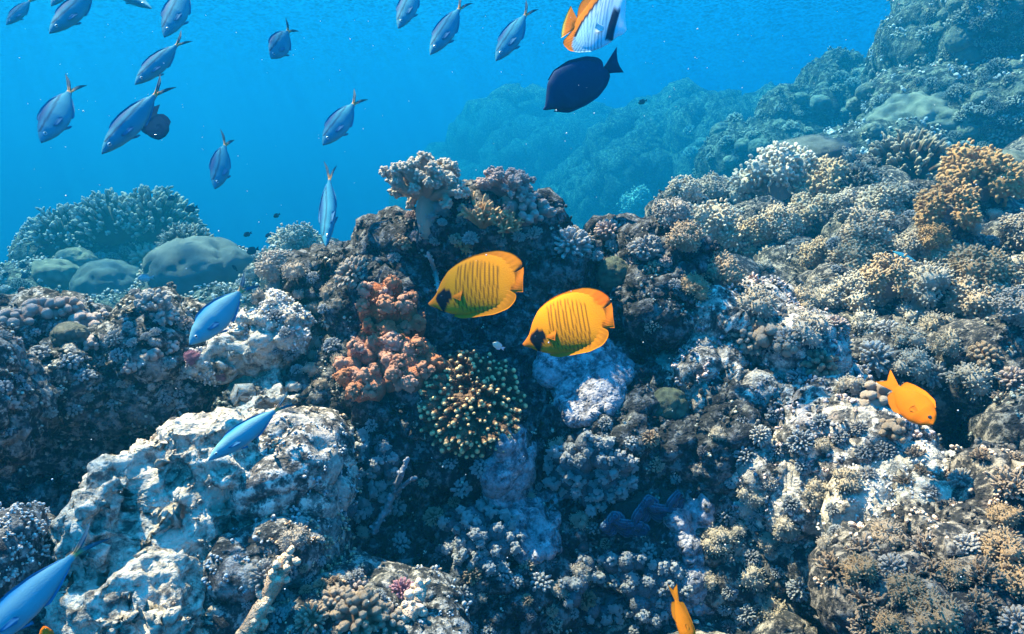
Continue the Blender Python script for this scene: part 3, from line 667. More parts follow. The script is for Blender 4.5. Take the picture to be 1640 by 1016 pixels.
stick([sp(655, 985, .03), sp(672, 955, .05), sp(682, 925, .06)], .012, .010, 'tanknob', 'upright tan finger coral beside the pink coral at the bottom', 26, 10)
stick([sp(705, 470, .03), sp(700, 440, .05), sp(690, 415, .06)], .005, .004, 'white', 'thin whitish twig left of the left masked fish', 30, 11)
# ------------------------------------------------------------------ coral gardens: every colony its own object
def inside(x, y, poly):
    c = False; j = len(poly) - 1
    for i in range(len(poly)):
        (xi, yi), (xj, yj) = poly[i], poly[j]
        if (yi > y) != (yj > y) and x < (xj - xi) * (y - yi) / (yj - yi) + xi: c = not c
        j = i
    return c
PLACED = [(h[0] + dx * h[2] * .62, h[1], h[3] * .75) for h in HOLES for dx in (-1, 0, 1)]
def garden(poly, n, rr, mix, group, seed, up=.6, gap=.95, want=None, sink=.12, avoid=(), toward=0.0, patch=None):
    """mix: list of (weight, kind, material, label); every look keeps one label and one group"""
    g = random.Random(seed); xs = [p[0] for p in poly]; ys = [p[1] for p in poly]; k = 0
    for _ in range(n * 14):
        if k >= n: break
        x, y = g.uniform(min(xs), max(xs)), g.uniform(min(ys), max(ys))
        if not inside(x, y, poly): continue
        if patch and perlin(np.array([[x, y, 0.0]]), patch[0], seed)[0] < patch[1]: continue
        r = g.uniform(*rr)
        if any((x - a) ** 2 + (y - b) ** 2 < ((r + c) * gap) ** 2 for a, b, c in PLACED): continue
        if any((x - a) ** 2 + (y - b) ** 2 < c * c for a, b, c in avoid): continue
        t = g.random() * sum(m[0] for m in mix)
        for m in mix:
            t -= m[0]
            if t <= 0: break
        if coral(m[1], m[2], x, y, r, m[3], group + ', ' + m[2] if len(mix) > 1 else group, up, sink, want=want, toward=toward): PLACED.append((x, y, r)); k += 1
    return k
# single colonies of the right-hand slope
S_ = lambda *a, **k: (coral(*a, **k), PLACED.append((a[2], a[3], a[4] * .8)))
S_('acro', 'brown_pale', 1455, 275, 78, 'large domed branching coral with pale tips on the crest of the right slope', up=.7, toward=.3, k=0)
S_('acro', 'brown_pale', 1370, 290, 36, 'smaller pale tipped branching coral touching the large domed one on the left', up=.7, k=1)
S_('massive', 'porites2', 1590, 268, 46, 'smooth pale boulder coral at the right edge of the crest', up=.8, sq=(1.3, 1, .7))
S_('massive', 'porites2', 1545, 280, 26, 'small smooth pale lobe left of the smooth boulder coral on the crest', up=.8)
S_('fluffy', 'cream', 1255, 300, 62, 'large cream soft coral on the crest left of the domed branching coral', up=.8, k=0)
S_('fluffy', 'cream', 1200, 318, 50, 'cream soft coral second from the left on the crest of the right slope', up=.8, k=1)
S_('fluffy', 'tan', 1315, 312, 50, 'tan soft coral on the crest between the cream one and the domed branching coral', up=.8, k=2)
S_('fluffy', 'tan', 1145, 378, 52, 'full tan soft coral hanging over the dark gap left on the slope', up=.4, toward=.6, k=3)
S_('fluffy', 'tan', 1190, 388, 40, 'round tan soft coral at the right side of the full one over the dark gap', up=.4, toward=.6, k=4)
S_('fluffy', 'gold', 1560, 305, 60, 'large golden soft coral below the smooth boulder coral', up=.6, toward=.3, k=5)
S_('fluffy', 'gold', 1515, 350, 52, 'golden soft coral at the lower left of the largest golden one', up=.5, toward=.4, k=0)
S_('fluffy', 'gold', 1620, 310, 50, 'golden soft coral at the right edge under the crest', up=.6, toward=.3, k=1)
S_('fluffy', 'gold', 1495, 385, 24, 'small golden soft coral at the foot of the golden group', up=.5, toward=.4, k=2)
S_('fluffy', 'cream', 1415, 338, 44, 'dense cream soft coral right below the domed branching coral', up=.6, toward=.4, k=3)
S_('fluffy', 'tan', 1395, 380, 44, 'tan soft coral in the middle of the slope', up=.5, toward=.5, k=4)
S_('fluffy', 'tan', 1375, 430, 42, 'tan soft coral below the middle of the slope', up=.5, toward=.5, k=5)
S_('fluffy', 'tan', 1565, 445, 48, 'big rounded tan soft coral at the right of the slope beside the dark hollow', up=.6, toward=.5, k=0)
S_('fluffy', 'tan', 1508, 425, 40, 'tan soft coral left of the big rounded one by the dark hollow', up=.6, toward=.5, k=1)
S_('fluffy', 'cream', 1370, 485, 42, 'cream soft coral lowest in the column of tufts on the slope', up=.5, toward=.5, k=2)
S_('fluffy', 'tan', 1150, 445, 34, 'tan soft coral column left of the small reef fish under the dark gap', up=.9, k=3)
CREST = [(985, 330), (1060, 290), (1150, 285), (1230, 275), (1400, 250), (1640, 250), (1640, 300), (1300, 345), (1090, 370), (1000, 370)]
garden(CREST, 24, (20, 34), [(1, 'fluffy', 'greyfluff', 'grey fluffy soft coral tuft on the crest of the right slope'), (2, 'fluffy', 'cream', 'small cream soft coral tuft between the larger ones on the crest'),
    (1, 'acro', 'brown_pale', 'small pale tipped branching coral between soft corals on the crest')], 'corals along the crest of the right slope', 1, .7, .72)
SLOPE = [(1000, 350), (1130, 360), (1300, 340), (1640, 300), (1640, 520), (1500, 500), (1300, 470), (1180, 440), (1120, 420), (1040, 400)]
garden(SLOPE, 44, (28, 50), [(4, 'fluffy', 'tan', 'tan soft coral tuft on the upper right slope'), (1, 'fluffy', 'greyfluff', 'grey soft coral tuft on the upper right slope'),
    (1, 'fluffy', 'gold', 'golden soft coral tuft among the tan ones on the slope'), (1, 'smallfluff', 'cream', 'little cream soft coral on the upper right slope')], 'soft coral tufts on the right slope', 2, .55, .68, toward=.5, patch=(110, -.16), sink=-.22)
garden(SLOPE, 30, (7, 14), [(2, 'fine', 'blueknob', 'small pale knobbed coral in the gaps of the upper right slope'), (1, 'smallfluff', 'cream', 'tiny cream tuft in the gaps of the upper right slope')], 'small corals in the gaps of the right slope', 3, .5, .8, toward=.3)
MID = [(1170, 500), (1300, 470), (1640, 500), (1640, 650), (1540, 620), (1400, 580), (1330, 600), (1200, 560)]
garden(MID, 40, (20, 34), [(3, 'smallfluff', 'cream', 'cream tufted soft coral across the middle of the right slope'), (2, 'fine', 'white', 'whitish knobby coral across the middle of the right slope'),
    (1, 'knobby', 'tanknob', 'tan knob coral across the middle of the right slope'), (.5, 'fine', 'rose', 'rosy knobby coral across the middle of the right slope')], 'corals across the middle of the right slope', 4, .55, .72, toward=.3, patch=(120, -.3))
S_('lumps', 'tanknob', 1232, 535, 30, 'peach coral of round lobes at the left end of the sunlit ledge', up=.5, toward=.6, k=0)
S_('lumps', 'tanknob', 1262, 552, 24, 'peach round lobed coral just right of the larger peach one', up=.5, toward=.6, k=1)
S_('lumps', 'tanknob', 1405, 640, 34, 'peach coral of round lobes behind the tail of the orange damselfish', up=.5, toward=.6, k=2)
S_('lumps', 'tanknob', 1430, 690, 24, 'peach lobed coral below the belly of the orange damselfish', up=.4, toward=.6, k=3)
LOWR = [(1130, 720), (1220, 600), (1400, 600), (1420, 730), (1330, 900), (1200, 1016), (1080, 1016)]
garden(LOWR, 70, (12, 24), [(2, 'fine', 'blueknob', 'grey knobbed coral on the shaded lower part of the ledge'), (1, 'smallfluff', 'cream', 'pale tufted coral on the shaded lower part of the ledge'),
    (1, 'fine', 'white', 'whitish knobbed coral on the lower part of the ledge')], 'small corals on the lower right ledge', 5, .4, .9, toward=.5, patch=(90, -.1))
CORN = [(1290, 860), (1400, 860), (1500, 840), (1640, 760), (1640, 1016), (1380, 1016)]
garden(CORN, 62, (22, 40), [(3, 'stag', 'tanknob', 'tan finger coral in the bottom right corner'), (1, 'fine', 'white', 'pale knobbed coral in the bottom right corner'), (2, 'smallfluff', 'tan', 'tan tufted soft coral in the bottom right corner')],
    'corals in the bottom right corner', 6, .5, .68, toward=.3)
garden([(1540, 640), (1640, 600), (1640, 760), (1500, 790), (1420, 780)], 14, (14, 24), [(2, 'stag', 'tanknob', 'tan finger coral at the right edge above the white ledge'), (1, 'fine', 'white', 'pale knobbed coral at the right edge above the white ledge')],
    'corals at the right edge above the white ledge', 7, .5, .8)
S_('stag', 'red', 1628, 490, 18, 'bright red spiky sponge at the right edge of the picture', up=.6, toward=.5, k=0)
S_('smallfluff', 'pink', 1398, 480, 12, 'small red pink soft coral right of the column of tan tufts', up=.4)
# crest and face of the outcrop
TOP = [(600, 390), (660, 345), (740, 320), (880, 345), (950, 380), (1060, 400), (1090, 470), (1040, 440), (950, 410), (860, 390), (700, 390), (620, 420)]
garden(TOP, 34, (9, 17), [(2, 'fine', 'white', 'small whitish rough coral along the crest of the outcrop'), (2, 'fine', 'rose', 'small rosy rough coral along the crest of the outcrop'), (1, 'knobby', 'tanknob', 'small tan knob coral along the crest of the outcrop')],
    'small corals along the crest of the outcrop', 8, .6, .8, 'rock_outcrop', toward=.4)
FISH_AV = ((765, 455, 75), (915, 515, 75), (756, 645, 95), (915, 620, 60), (622, 520, 50), (620, 590, 45), (570, 765, 60), (1030, 822, 62))
FACE = [(470, 450), (560, 440), (700, 400), (1080, 460), (1110, 700), (1180, 1016), (520, 1016), (500, 700)]
garden(FACE, 24, (7, 15), [(2, 'fine', 'blueknob', 'small grey knobbed coral on the shaded face of the outcrop'), (1, 'smallfluff', 'greyfluff', 'small grey tuft on the shaded face of the outcrop'), (1, 'fine', 'brown', 'small brown branching coral on the shaded face of the outcrop')],
    'small corals on the shaded face of the outcrop', 9, .3, 1.1, 'rock_outcrop', avoid=FISH_AV, toward=.9, patch=(100, 0.0))
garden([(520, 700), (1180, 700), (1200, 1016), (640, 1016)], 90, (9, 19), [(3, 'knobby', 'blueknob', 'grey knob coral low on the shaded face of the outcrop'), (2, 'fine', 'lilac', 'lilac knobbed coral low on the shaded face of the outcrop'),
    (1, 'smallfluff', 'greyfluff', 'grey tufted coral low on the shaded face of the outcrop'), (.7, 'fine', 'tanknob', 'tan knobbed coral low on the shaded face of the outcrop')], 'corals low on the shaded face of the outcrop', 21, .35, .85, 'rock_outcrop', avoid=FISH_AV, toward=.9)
# bottom left of centre
S_('knobby', 'tanknob', 575, 985, 46, 'big sunlit tan coral of round lobes at the bottom edge', up=.7, toward=.5, k=1)
S_('knobby', 'tanknob', 540, 965, 30, 'smaller sunlit tan lobed coral left behind the big one at the bottom edge', up=.7, toward=.5, k=2)
S_('knobby', 'tanknob', 620, 1000, 32, 'sunlit tan lobed coral right of the big one at the bottom edge', up=.7, toward=.5, k=3)
S_('knobby', 'rose', 570, 945, 22, 'rosy lobed coral behind the big tan one at the bottom edge', up=.7, toward=.4, k=0)
S_('fine', 'pink', 645, 945, 22, 'pink coral tuft beside the upright tan finger coral', up=.5, toward=.5)
S_('fine', 'tanknob', 500, 990, 30, 'fine tan coral right of the knobby tan stick coral', up=.7, toward=.4)
S_('fine', 'white', 425, 925, 30, 'pale knobbed coral edging the ledge beside the knobby stick coral', up=.4, toward=.5)
S_('smallfluff', 'greyfluff', 470, 870, 22, 'grey tufted coral above the knobby tan stick coral', up=.6)
garden([(380, 900), (520, 860), (700, 960), (700, 1016), (400, 1016)], 16, (8, 16), [(1, 'fine', 'tanknob', 'little tan knobbed coral around the lobed corals at the bottom'), (1, 'knobby', 'blueknob', 'little grey knob coral around the lobed corals at the bottom')], 'little corals around the bottom ledge', 10, .6, .85, toward=.4)
# left ridge
for a in ((65, 500, 30, 'brown lobed boulder coral highest on the left of the shaded ridge'), (105, 495, 26, 'rounded brown coral second from the left on the ridge crest'), (130, 520, 30, 'rounded brown coral behind the yellow lobe on the ridge'),
          (25, 515, 30, 'blue grey rounded coral at the left end of the ridge crest'), (165, 510, 18, 'small rounded brown coral at the right of the ridge crest')):
    S_('lumps', 'rose', *a[:3], a[3], up=.8)
S_('massive', 'porites2', 112, 535, 22, 'yellowish smooth lobe among the brown corals of the ridge', up=.7)
S_('knobby', 'white', 245, 485, 30, 'pale knobby coral on the right summit of the ridge', up=.8, k=1)
S_('knobby', 'white', 262, 505, 24, 'pale knobby coral just below the ridge summit', up=.6, toward=.4, k=2)
S_('fine', 'rose', 298, 520, 14, 'pink white tuft at the right end of the ridge by the blue fish', up=.5)
S_('smallfluff', 'pink', 310, 575, 13, 'pink soft coral under the head of the blue fish', up=.4, toward=.5)
S_('smallfluff', 'pink', 355, 600, 10, 'small pink tuft under the bleached rock', up=.4, toward=.5)
garden([(0, 480), (200, 500), (300, 520), (290, 640), (100, 660), (0, 700)], 40, (8, 18), [(2, 'fine', 'white', 'small pale knobbed coral on the left ridge'), (2, 'knobby', 'blueknob', 'small grey knob coral on the left ridge'), (1, 'lumps', 'rose', 'small brownish lobed coral on the left ridge')],
    'small corals on the left ridge', 11, .6, .85, 'rock_ridge', toward=.2)
garden([(380, 440), (480, 420), (560, 440), (520, 640), (440, 560)], 22, (9, 18), [(1, 'fine', 'blueknob', 'small grey knobbed coral between the bleached rock and the outcrop'), (1, 'smallfluff', 'greyfluff', 'small grey tuft between the bleached rock and the outcrop')], 'small corals left of the outcrop', 12, .5, .8, toward=.3)
# the hazy mound behind, left
S_('acro', 'brown', 115, 378, 62, 'broad blue hazy branching coral at the far left of the mound', up=.9, k=0, sink=.12)
S_('acro', 'brown', 182, 362, 62, 'hazy branching coral in the middle of the mound top', up=.9, k=1, sink=.05)
S_('acro', 'brown', 248, 365, 70, 'highest hazy branching coral of the mound, right of its middle', up=.9, k=2, sink=.0)
S_('acro', 'brown', 300, 395, 45, 'hazy branching coral sloping down at the right of the mound', up=.8, k=3, sink=.1)
S_('fine', 'white', 355, 385, 34, 'pale knobbed coral at the right shoulder of the mound', up=.8)
S_('fluffy', 'greyfluff', 470, 400, 40, 'hazy bushy coral standing alone between the mound and the outcrop', up=.9, k=1)
S_('fluffy', 'greyfluff', 445, 440, 34, 'hazy bushy coral below the lone one beside the outcrop', up=.8, k=2)
S_('massive', 'porites', 318, 432, 62, 'big smooth lobed boulder coral right of the middle of the hazy mound', up=.8, sq=(1.15, 1, 1), toward=.2)
S_('massive', 'porites', 175, 455, 44, 'smooth round boulder coral left of the big lobed one', up=.8)
S_('massive', 'porites2', 85, 440, 32, 'pale flat topped boulder coral at the left of the mound', up=.8)
S_('massive', 'porites2', 125, 420, 26, 'small pale smooth coral below the far left branching coral', up=.8)
S_('fine', 'tanknob', 235, 415, 34, 'tan fine coral between the two smooth boulder corals', up=.7, toward=.3)
garden([(0, 440), (100, 410), (380, 380), (480, 430), (430, 500), (300, 480), (100, 470), (0, 480)], 34, (9, 20), [(2, 'fine', 'white', 'small hazy pale coral low on the left mound'), (2, 'acro', 'brown', 'small hazy branching coral low on the left mound')],
    'small corals on the hazy mound', 13, .8, .75)
# far hill, shelf and pinnacle
S_('ridged', 'porites2', 1465, 190, 74, 'large plated coral head catching the sun below the hill', up=.75, toward=.3, k=0, sq=(1, 1, .8))
S_('massive', 'porites', 1290, 255, 52, 'turquoise domed coral just behind the crest of soft corals', up=.85, k=1, sq=(1.2, 1, .8))
HILL = [(1470, 60), (1500, 0), (1640, 0), (1640, 250), (1520, 240), (1450, 130)]
garden(HILL, 60, (8, 22), [(2, 'fine', 'brown', 'hazy blue green knobbed coral on the high hill'), (2, 'acro', 'brown', 'hazy blue green branching coral on the high hill'), (1, 'massive', 'porites2', 'hazy rounded coral on the high hill')], 'corals on the high hill', 14, .6, .7, 'reef_hill', toward=.4)
garden([(1240, 160), (1400, 100), (1440, 200), (1300, 260), (1100, 260), (1080, 220)], 40, (7, 15), [(2, 'fine', 'brown', 'hazy knobbed coral on the far pinnacle and shelf'), (1, 'massive', 'porites2', 'hazy rounded coral on the far pinnacle and shelf')], 'corals on the far pinnacle and shelf', 15, .7, .7)

# ------------------------------------------------------------------ encrusting growth that nobody could count, on each rock
def encrust(ob, n, r0, r1, mats, seed, patch=.25, thr=-.05, maxd=9):
    me = ob.data; nv = len(me.vertices); V = np.empty(nv * 3, np.float32); me.vertices.foreach_get('co', V); V = V.reshape(-1, 3).astype(float)
    F = np.empty(len(me.polygons) * 3, np.int32); me.polygons.foreach_get('vertices', F); F = F.reshape(-1, 3)
    c = V[F].mean(1); nn = np.cross(V[F[:, 1]] - V[F[:, 0]], V[F[:, 2]] - V[F[:, 0]]); ar = np.linalg.norm(nn, axis=1); nn = nn / np.maximum(ar, 1e-12)[:, None]
    d = C0 - c; dist = np.linalg.norm(d, axis=1); cs = (nn * d).sum(1) / dist; xc = (c - C0) @ C_RT; yc = (c - C0) @ C_UP; zc = (c - C0) @ C_FW
    wgt = ar * (cs > -.3) * (zc > .4) * (np.abs(xc) < zc * .95) * (np.abs(yc) < zc * .65) * (dist < maxd) / dist ** 1.6
    g = g_rng(seed)
    for j, mname in enumerate(mats):
        ww = wgt * (perlin(c, patch, seed + 9 * j) > thr)
        if ww.sum() <= 0: continue
        idx = g.choice(len(c), n // len(mats), p=ww / ww.sum()); p = c[idx]; q = nn[idx]; m_ = 5
        dirs = np.repeat(q, m_, 0) + g.normal(0, .75, (len(idx) * m_, 3)); dirs /= np.linalg.norm(dirs, axis=1)[:, None]
        r = np.repeat(g.uniform(r0, r1, len(idx)) * np.clip(dist[idx] / 2, .7, 1.6), m_) * g.uniform(.6, 1.2, len(idx) * m_)
        a, b, t = fingers(T_SM, np.repeat(p, m_, 0) - dirs * (r * .4)[:, None] + g.normal(0, 1, dirs.shape) * (r * .8)[:, None], dirs, r * g.uniform(.9, 2.2, len(r)), r * g.uniform(.5, .85, len(r)), rg=g)
        link('encrusting_growth', mesh('encrusting growth', a, b, M[mname], t), ob, kind='stuff')
T_SM = finger_template(5, [(0, .8), (.5, 1.0), (.85, .75)])
ENC = {'rock_outcrop': (9000, .004, .009, ('rock_dark', 'rock_dark', 'brown', 'rock_grey')), 'rock_ridge': (3600, .004, .009, ('rock_grey', 'rock_dark', 'brown')), 'boulder': (500, .002, .0045, ('tanknob',)),
       'pale_rock': (500, .003, .006, ('white',)), 'tan_rock': (500, .004, .007, ('tanknob', 'blueknob')), 'bottom_ledge': (1500, .004, .008, ('tanknob', 'blueknob')), 'reef_ledge': (4500, .004, .008, ('lilac', 'rock_slope', 'rose')),
       'white_ledge': (500, .004, .006, ('white',)), 'slope_rock': (2400, .005, .009, ('tanknob', 'rock_slope')), 'seabed': (4000, .006, .012, ('rock_slope', 'brown_pale', 'greyfluff')), 'reef_slope': (6000, .004, .009, ('rock_slope', 'brown', 'rock_grey')), 'reef_mound': (9000, .005, .012, ('brown_pale', 'white')),
       'reef_hill': (4000, .010, .018, ('brown_pale', 'white')), 'reef_pinnacle': (1500, .01, .018, ('brown',)), 'corner_rock': (200, .003, .006, ('white',))}
for o in list(ROCKS):
    if o.name in ENC: encrust(o, ENC[o.name][0], ENC[o.name][1], ENC[o.name][2], ENC[o.name][3], len(o.name) * 7, maxd=16)
# ------------------------------------------------------------------ fish
def skin_mat(name, fin=False, rough_=0.42, spec=.4):
    m, nt, b = new_mat(name); at = N(nt, 'ShaderNodeAttribute', attribute_name='tint'); tc = N(nt, 'ShaderNodeTexCoord')
    n1 = noise(nt, tc.outputs['Object'], 9, 4, .6); c = mixc(nt, math_(nt, 'MULTIPLY', n1, .35), at.outputs['Color'], mixc(nt, 1.0, at.outputs['Color'], (.45, .45, .45), 'MULTIPLY'))
    L(nt, c, b.inputs['Base Color']); b.inputs['Roughness'].default_value = rough_; b.inputs['Specular IOR Level'].default_value = spec
    v = voro(nt, tc.outputs['Object'], 75); bump(nt, b, v, .0006 if not fin else .0003, .5)
    if fin:
        tr = N(nt, 'ShaderNodeBsdfTranslucent'); L(nt, c, tr.inputs['Color']); ms = N(nt, 'ShaderNodeMixShader'); ms.inputs[0].default_value = .2
        o = nt.nodes['Material Output']; L(nt, b.outputs[0], ms.inputs[1]); L(nt, tr.outputs[0], ms.inputs[2]); L(nt, ms.outputs[0], o.inputs['Surface'])
    return m
M['skin'] = skin_mat('fish skin', False, .75, .05); M['fin'] = skin_mat('fish fin', True, .75, .08); M['eye'] = skin_mat('fish eye', False, .15, .6)
def resample(pts, n):
    p = np.array(pts, float); s = np.concatenate([[0], np.cumsum(np.linalg.norm(np.diff(p, axis=0), axis=1))]); u = np.linspace(0, s[-1], n)
    q = np.stack([np.interp(u, s, p[:, 0]), np.interp(u, s, p[:, 1])], 1)
    for _ in range(max(1, n // 14)): q[1:-1] = (q[:-2] + 2 * q[1:-1] + q[2:]) / 4
    return q
class Frame:
    """turns the outline's own drawing units into the fish's frame: x from snout to tail, z up"""
    def __init__(s, head, tail, unit=1.0, flip=False):
        s.h = np.array(head, float); e = np.array(tail, float) - s.h; s.l = np.linalg.norm(e); s.e1 = e / s.l
        s.e2 = np.array([s.e1[1], -s.e1[0]]) * (-1 if flip else 1)
    def to(s, p): d = np.asarray(p, float) - s.h; return np.stack([d @ s.e1, d @ s.e2], -1) / s.l
    def back(s, q): return s.h + (q[:, :1] * s.e1 + q[:, 1:2] * s.e2) * s.l
def fish_body(fr, top, bot, wid, colf, name='body', parent=None, nx=90, nt_=40):
    t = fr.to(resample(top, 160)); b = fr.to(resample(bot, 160)); x0, x1 = min(t[0, 0], b[0, 0]), max(t[-1, 0], b[-1, 0]) - 1e-3
    u = (1 - np.cos(np.linspace(0, 1, nx) * math.pi)) / 2; u = np.clip(u * .9 + np.linspace(0, 1, nx) * .1, 0, 1); x = x0 + (x1 - x0) * u
    ot, ob = np.argsort(t[:, 0]), np.argsort(b[:, 0]); zt = np.interp(x, t[ot, 0], t[ot, 1]); zb = np.interp(x, b[ob, 0], b[ob, 1])
    h = np.maximum((zt - zb) / 2, .0015); c = (zt + zb) / 2; w_ = np.interp(u, [p[0] for p in wid], [p[1] for p in wid]); w_[0] = .001; h[0] = .001
    th = np.arange(nt_) / nt_ * 2 * math.pi; S, Cc = np.sin(th), np.cos(th)
    V = np.stack([np.repeat(x, nt_), (w_[:, None] * (np.sign(Cc) * np.abs(Cc) ** 1.15)).ravel(), (c[:, None] + h[:, None] * S).ravel()], 1)
    i = (np.arange(nx - 1)[:, None] * nt_ + np.arange(nt_)[None]).ravel(); j = (np.arange(nx - 1)[:, None] * nt_ + (np.arange(nt_)[None] + 1) % nt_).ravel()
    F = np.concatenate([np.stack([i, j, j + nt_], 1), np.stack([i, j + nt_, i + nt_], 1)])
    V = np.concatenate([V, [[x[0] - .002, 0, c[0]], [x[-1], 0, c[-1]]]]); k = len(V) - 2
    F = np.concatenate([F, [[k, (a + 1) % nt_, a] for a in range(nt_)], [[k + 1, (nx - 1) * nt_ + a, (nx - 1) * nt_ + (a + 1) % nt_] for a in range(nt_)]])
    q = fr.back(V[:, [0, 2]]); o = link(name, mesh(name, V, F, M['skin'], colf(q[:, 0], q[:, 1], V)), parent)
    return o
def fish_fin(fr, base, edge, colf, name, parent, t0=.012, t1=.0025, nu=46, nv=12, y=0.0, splay=0.0, rays=30):
    a, b = fr.to(resample(base, nu)), fr.to(resample(edge, nu)); v = np.linspace(0, 1, nv)[:, None, None]
    Q = a[None] * (1 - v) + b[None] * v; u = np.linspace(0, 1, nu)[None]; vv = v[..., 0]
    th = (t0 + (t1 - t0) * vv) * (1 + .25 * np.sin(u * rays * 6.28)) * (.25 + .75 * np.minimum(1, np.minimum(u, 1 - u) * 12))
    yy = y + splay * vv + .012 * np.sin(u * 5 + vv * 2) * vv
    A_ = np.stack([Q[..., 0], yy - th, Q[..., 1]], -1).reshape(-1, 3); B_ = np.stack([Q[..., 0], yy + th, Q[..., 1]], -1).reshape(-1, 3)
    V = np.concatenate([A_, B_]); k = nu * nv; i = (np.arange(nv - 1)[:, None] * nu + np.arange(nu - 1)[None]).ravel()
    F = [np.stack([i, i + 1, i + nu + 1], 1), np.stack([i, i + nu + 1, i + nu], 1)]; F += [f[:, ::-1] + k for f in F]
    for r_ in (np.arange(nu - 1), (nv - 1) * nu + np.arange(nu - 1)): F += [np.stack([r_, r_ + k, r_ + 1], 1), np.stack([r_ + 1, r_ + k, r_ + 1 + k], 1)]
    for r_ in (np.arange(nv - 1) * nu, np.arange(nv - 1) * nu + nu - 1): F += [np.stack([r_, r_ + nu, r_ + k], 1), np.stack([r_ + nu, r_ + nu + k, r_ + k], 1)]
    q = fr.back(V[:, [0, 2]]); return link(name, mesh(name, V, np.concatenate(F), M['fin'], colf(q[:, 0], q[:, 1], V)), parent)
def fish_eye(fr, at, r, y, root, iris=(.5, .55, .5), pupil=(.004, .005, .01)):
    c = fr.to(np.array([at]))[0]
    for sgn in (-1, 1):
        V, F = ICO[3]; e = link('eye', mesh('eye', V * np.array([r, r * .55, r]) + np.array([c[0], sgn * y, c[1]]), F, M['eye'], np.tile(iris, (len(V), 1))), root)
        link('pupil', mesh('pupil', V * np.array([r * .55, r * .35, r * .55]) + np.array([c[0], sgn * (y + r * .33), c[1]]), F, M['eye'], np.tile(pupil, (len(V), 1))), e)
def kids(o): return [c for c in bpy.data.objects if c.parent == o]
def copy_fish(o):
    r = o.copy(); COL.objects.link(r)
    for c in kids(o):
        d = c.copy(); COL.objects.link(d); d.parent = r
        for e in kids(c): f = e.copy(); COL.objects.link(f); f.parent = d
    return r
def pose(o, head, tail, d, dy=0.0, flip=False, roll=0.0, fat=1.0, wide=1.0):
    """head and tail base in the photograph, distance of the head, how much farther the tail is"""
    a = P(*head, d); pr = np.linalg.norm(P(*tail, d) - a); b = P(*tail, d + max(-pr, min(pr, dy))); x = b - a; ln = np.linalg.norm(x); x /= ln
    v = (a - C0) / np.linalg.norm(a - C0); z = np.cross(x, v) * (-1 if flip else 1); z /= np.linalg.norm(z)      # z square to the line of sight
    z = np.array(Matrix.Rotation(roll, 3, Vector(x)) @ Vector(z)); y = np.cross(z, x)
    a1 = P(*tail, d); pj = min(1, np.linalg.norm(a1 - a) / ln + .12); fat *= pj; wide *= pj
    o.matrix_world = Matrix(((x[0], y[0], z[0], a[0]), (x[1], y[1], z[1], a[1]), (x[2], y[2], z[2], a[2]), (0, 0, 0, 1))) @ Matrix.Diagonal((ln, ln * wide, ln * fat, 1))
def paint(base, *layers):
    c = np.array(base, float)
    for m, k in layers: c = c * (1 - m[:, None]) + np.array(k) * m[:, None]
    return c
def sfm(a, b, x): return smooth(a, b, x)

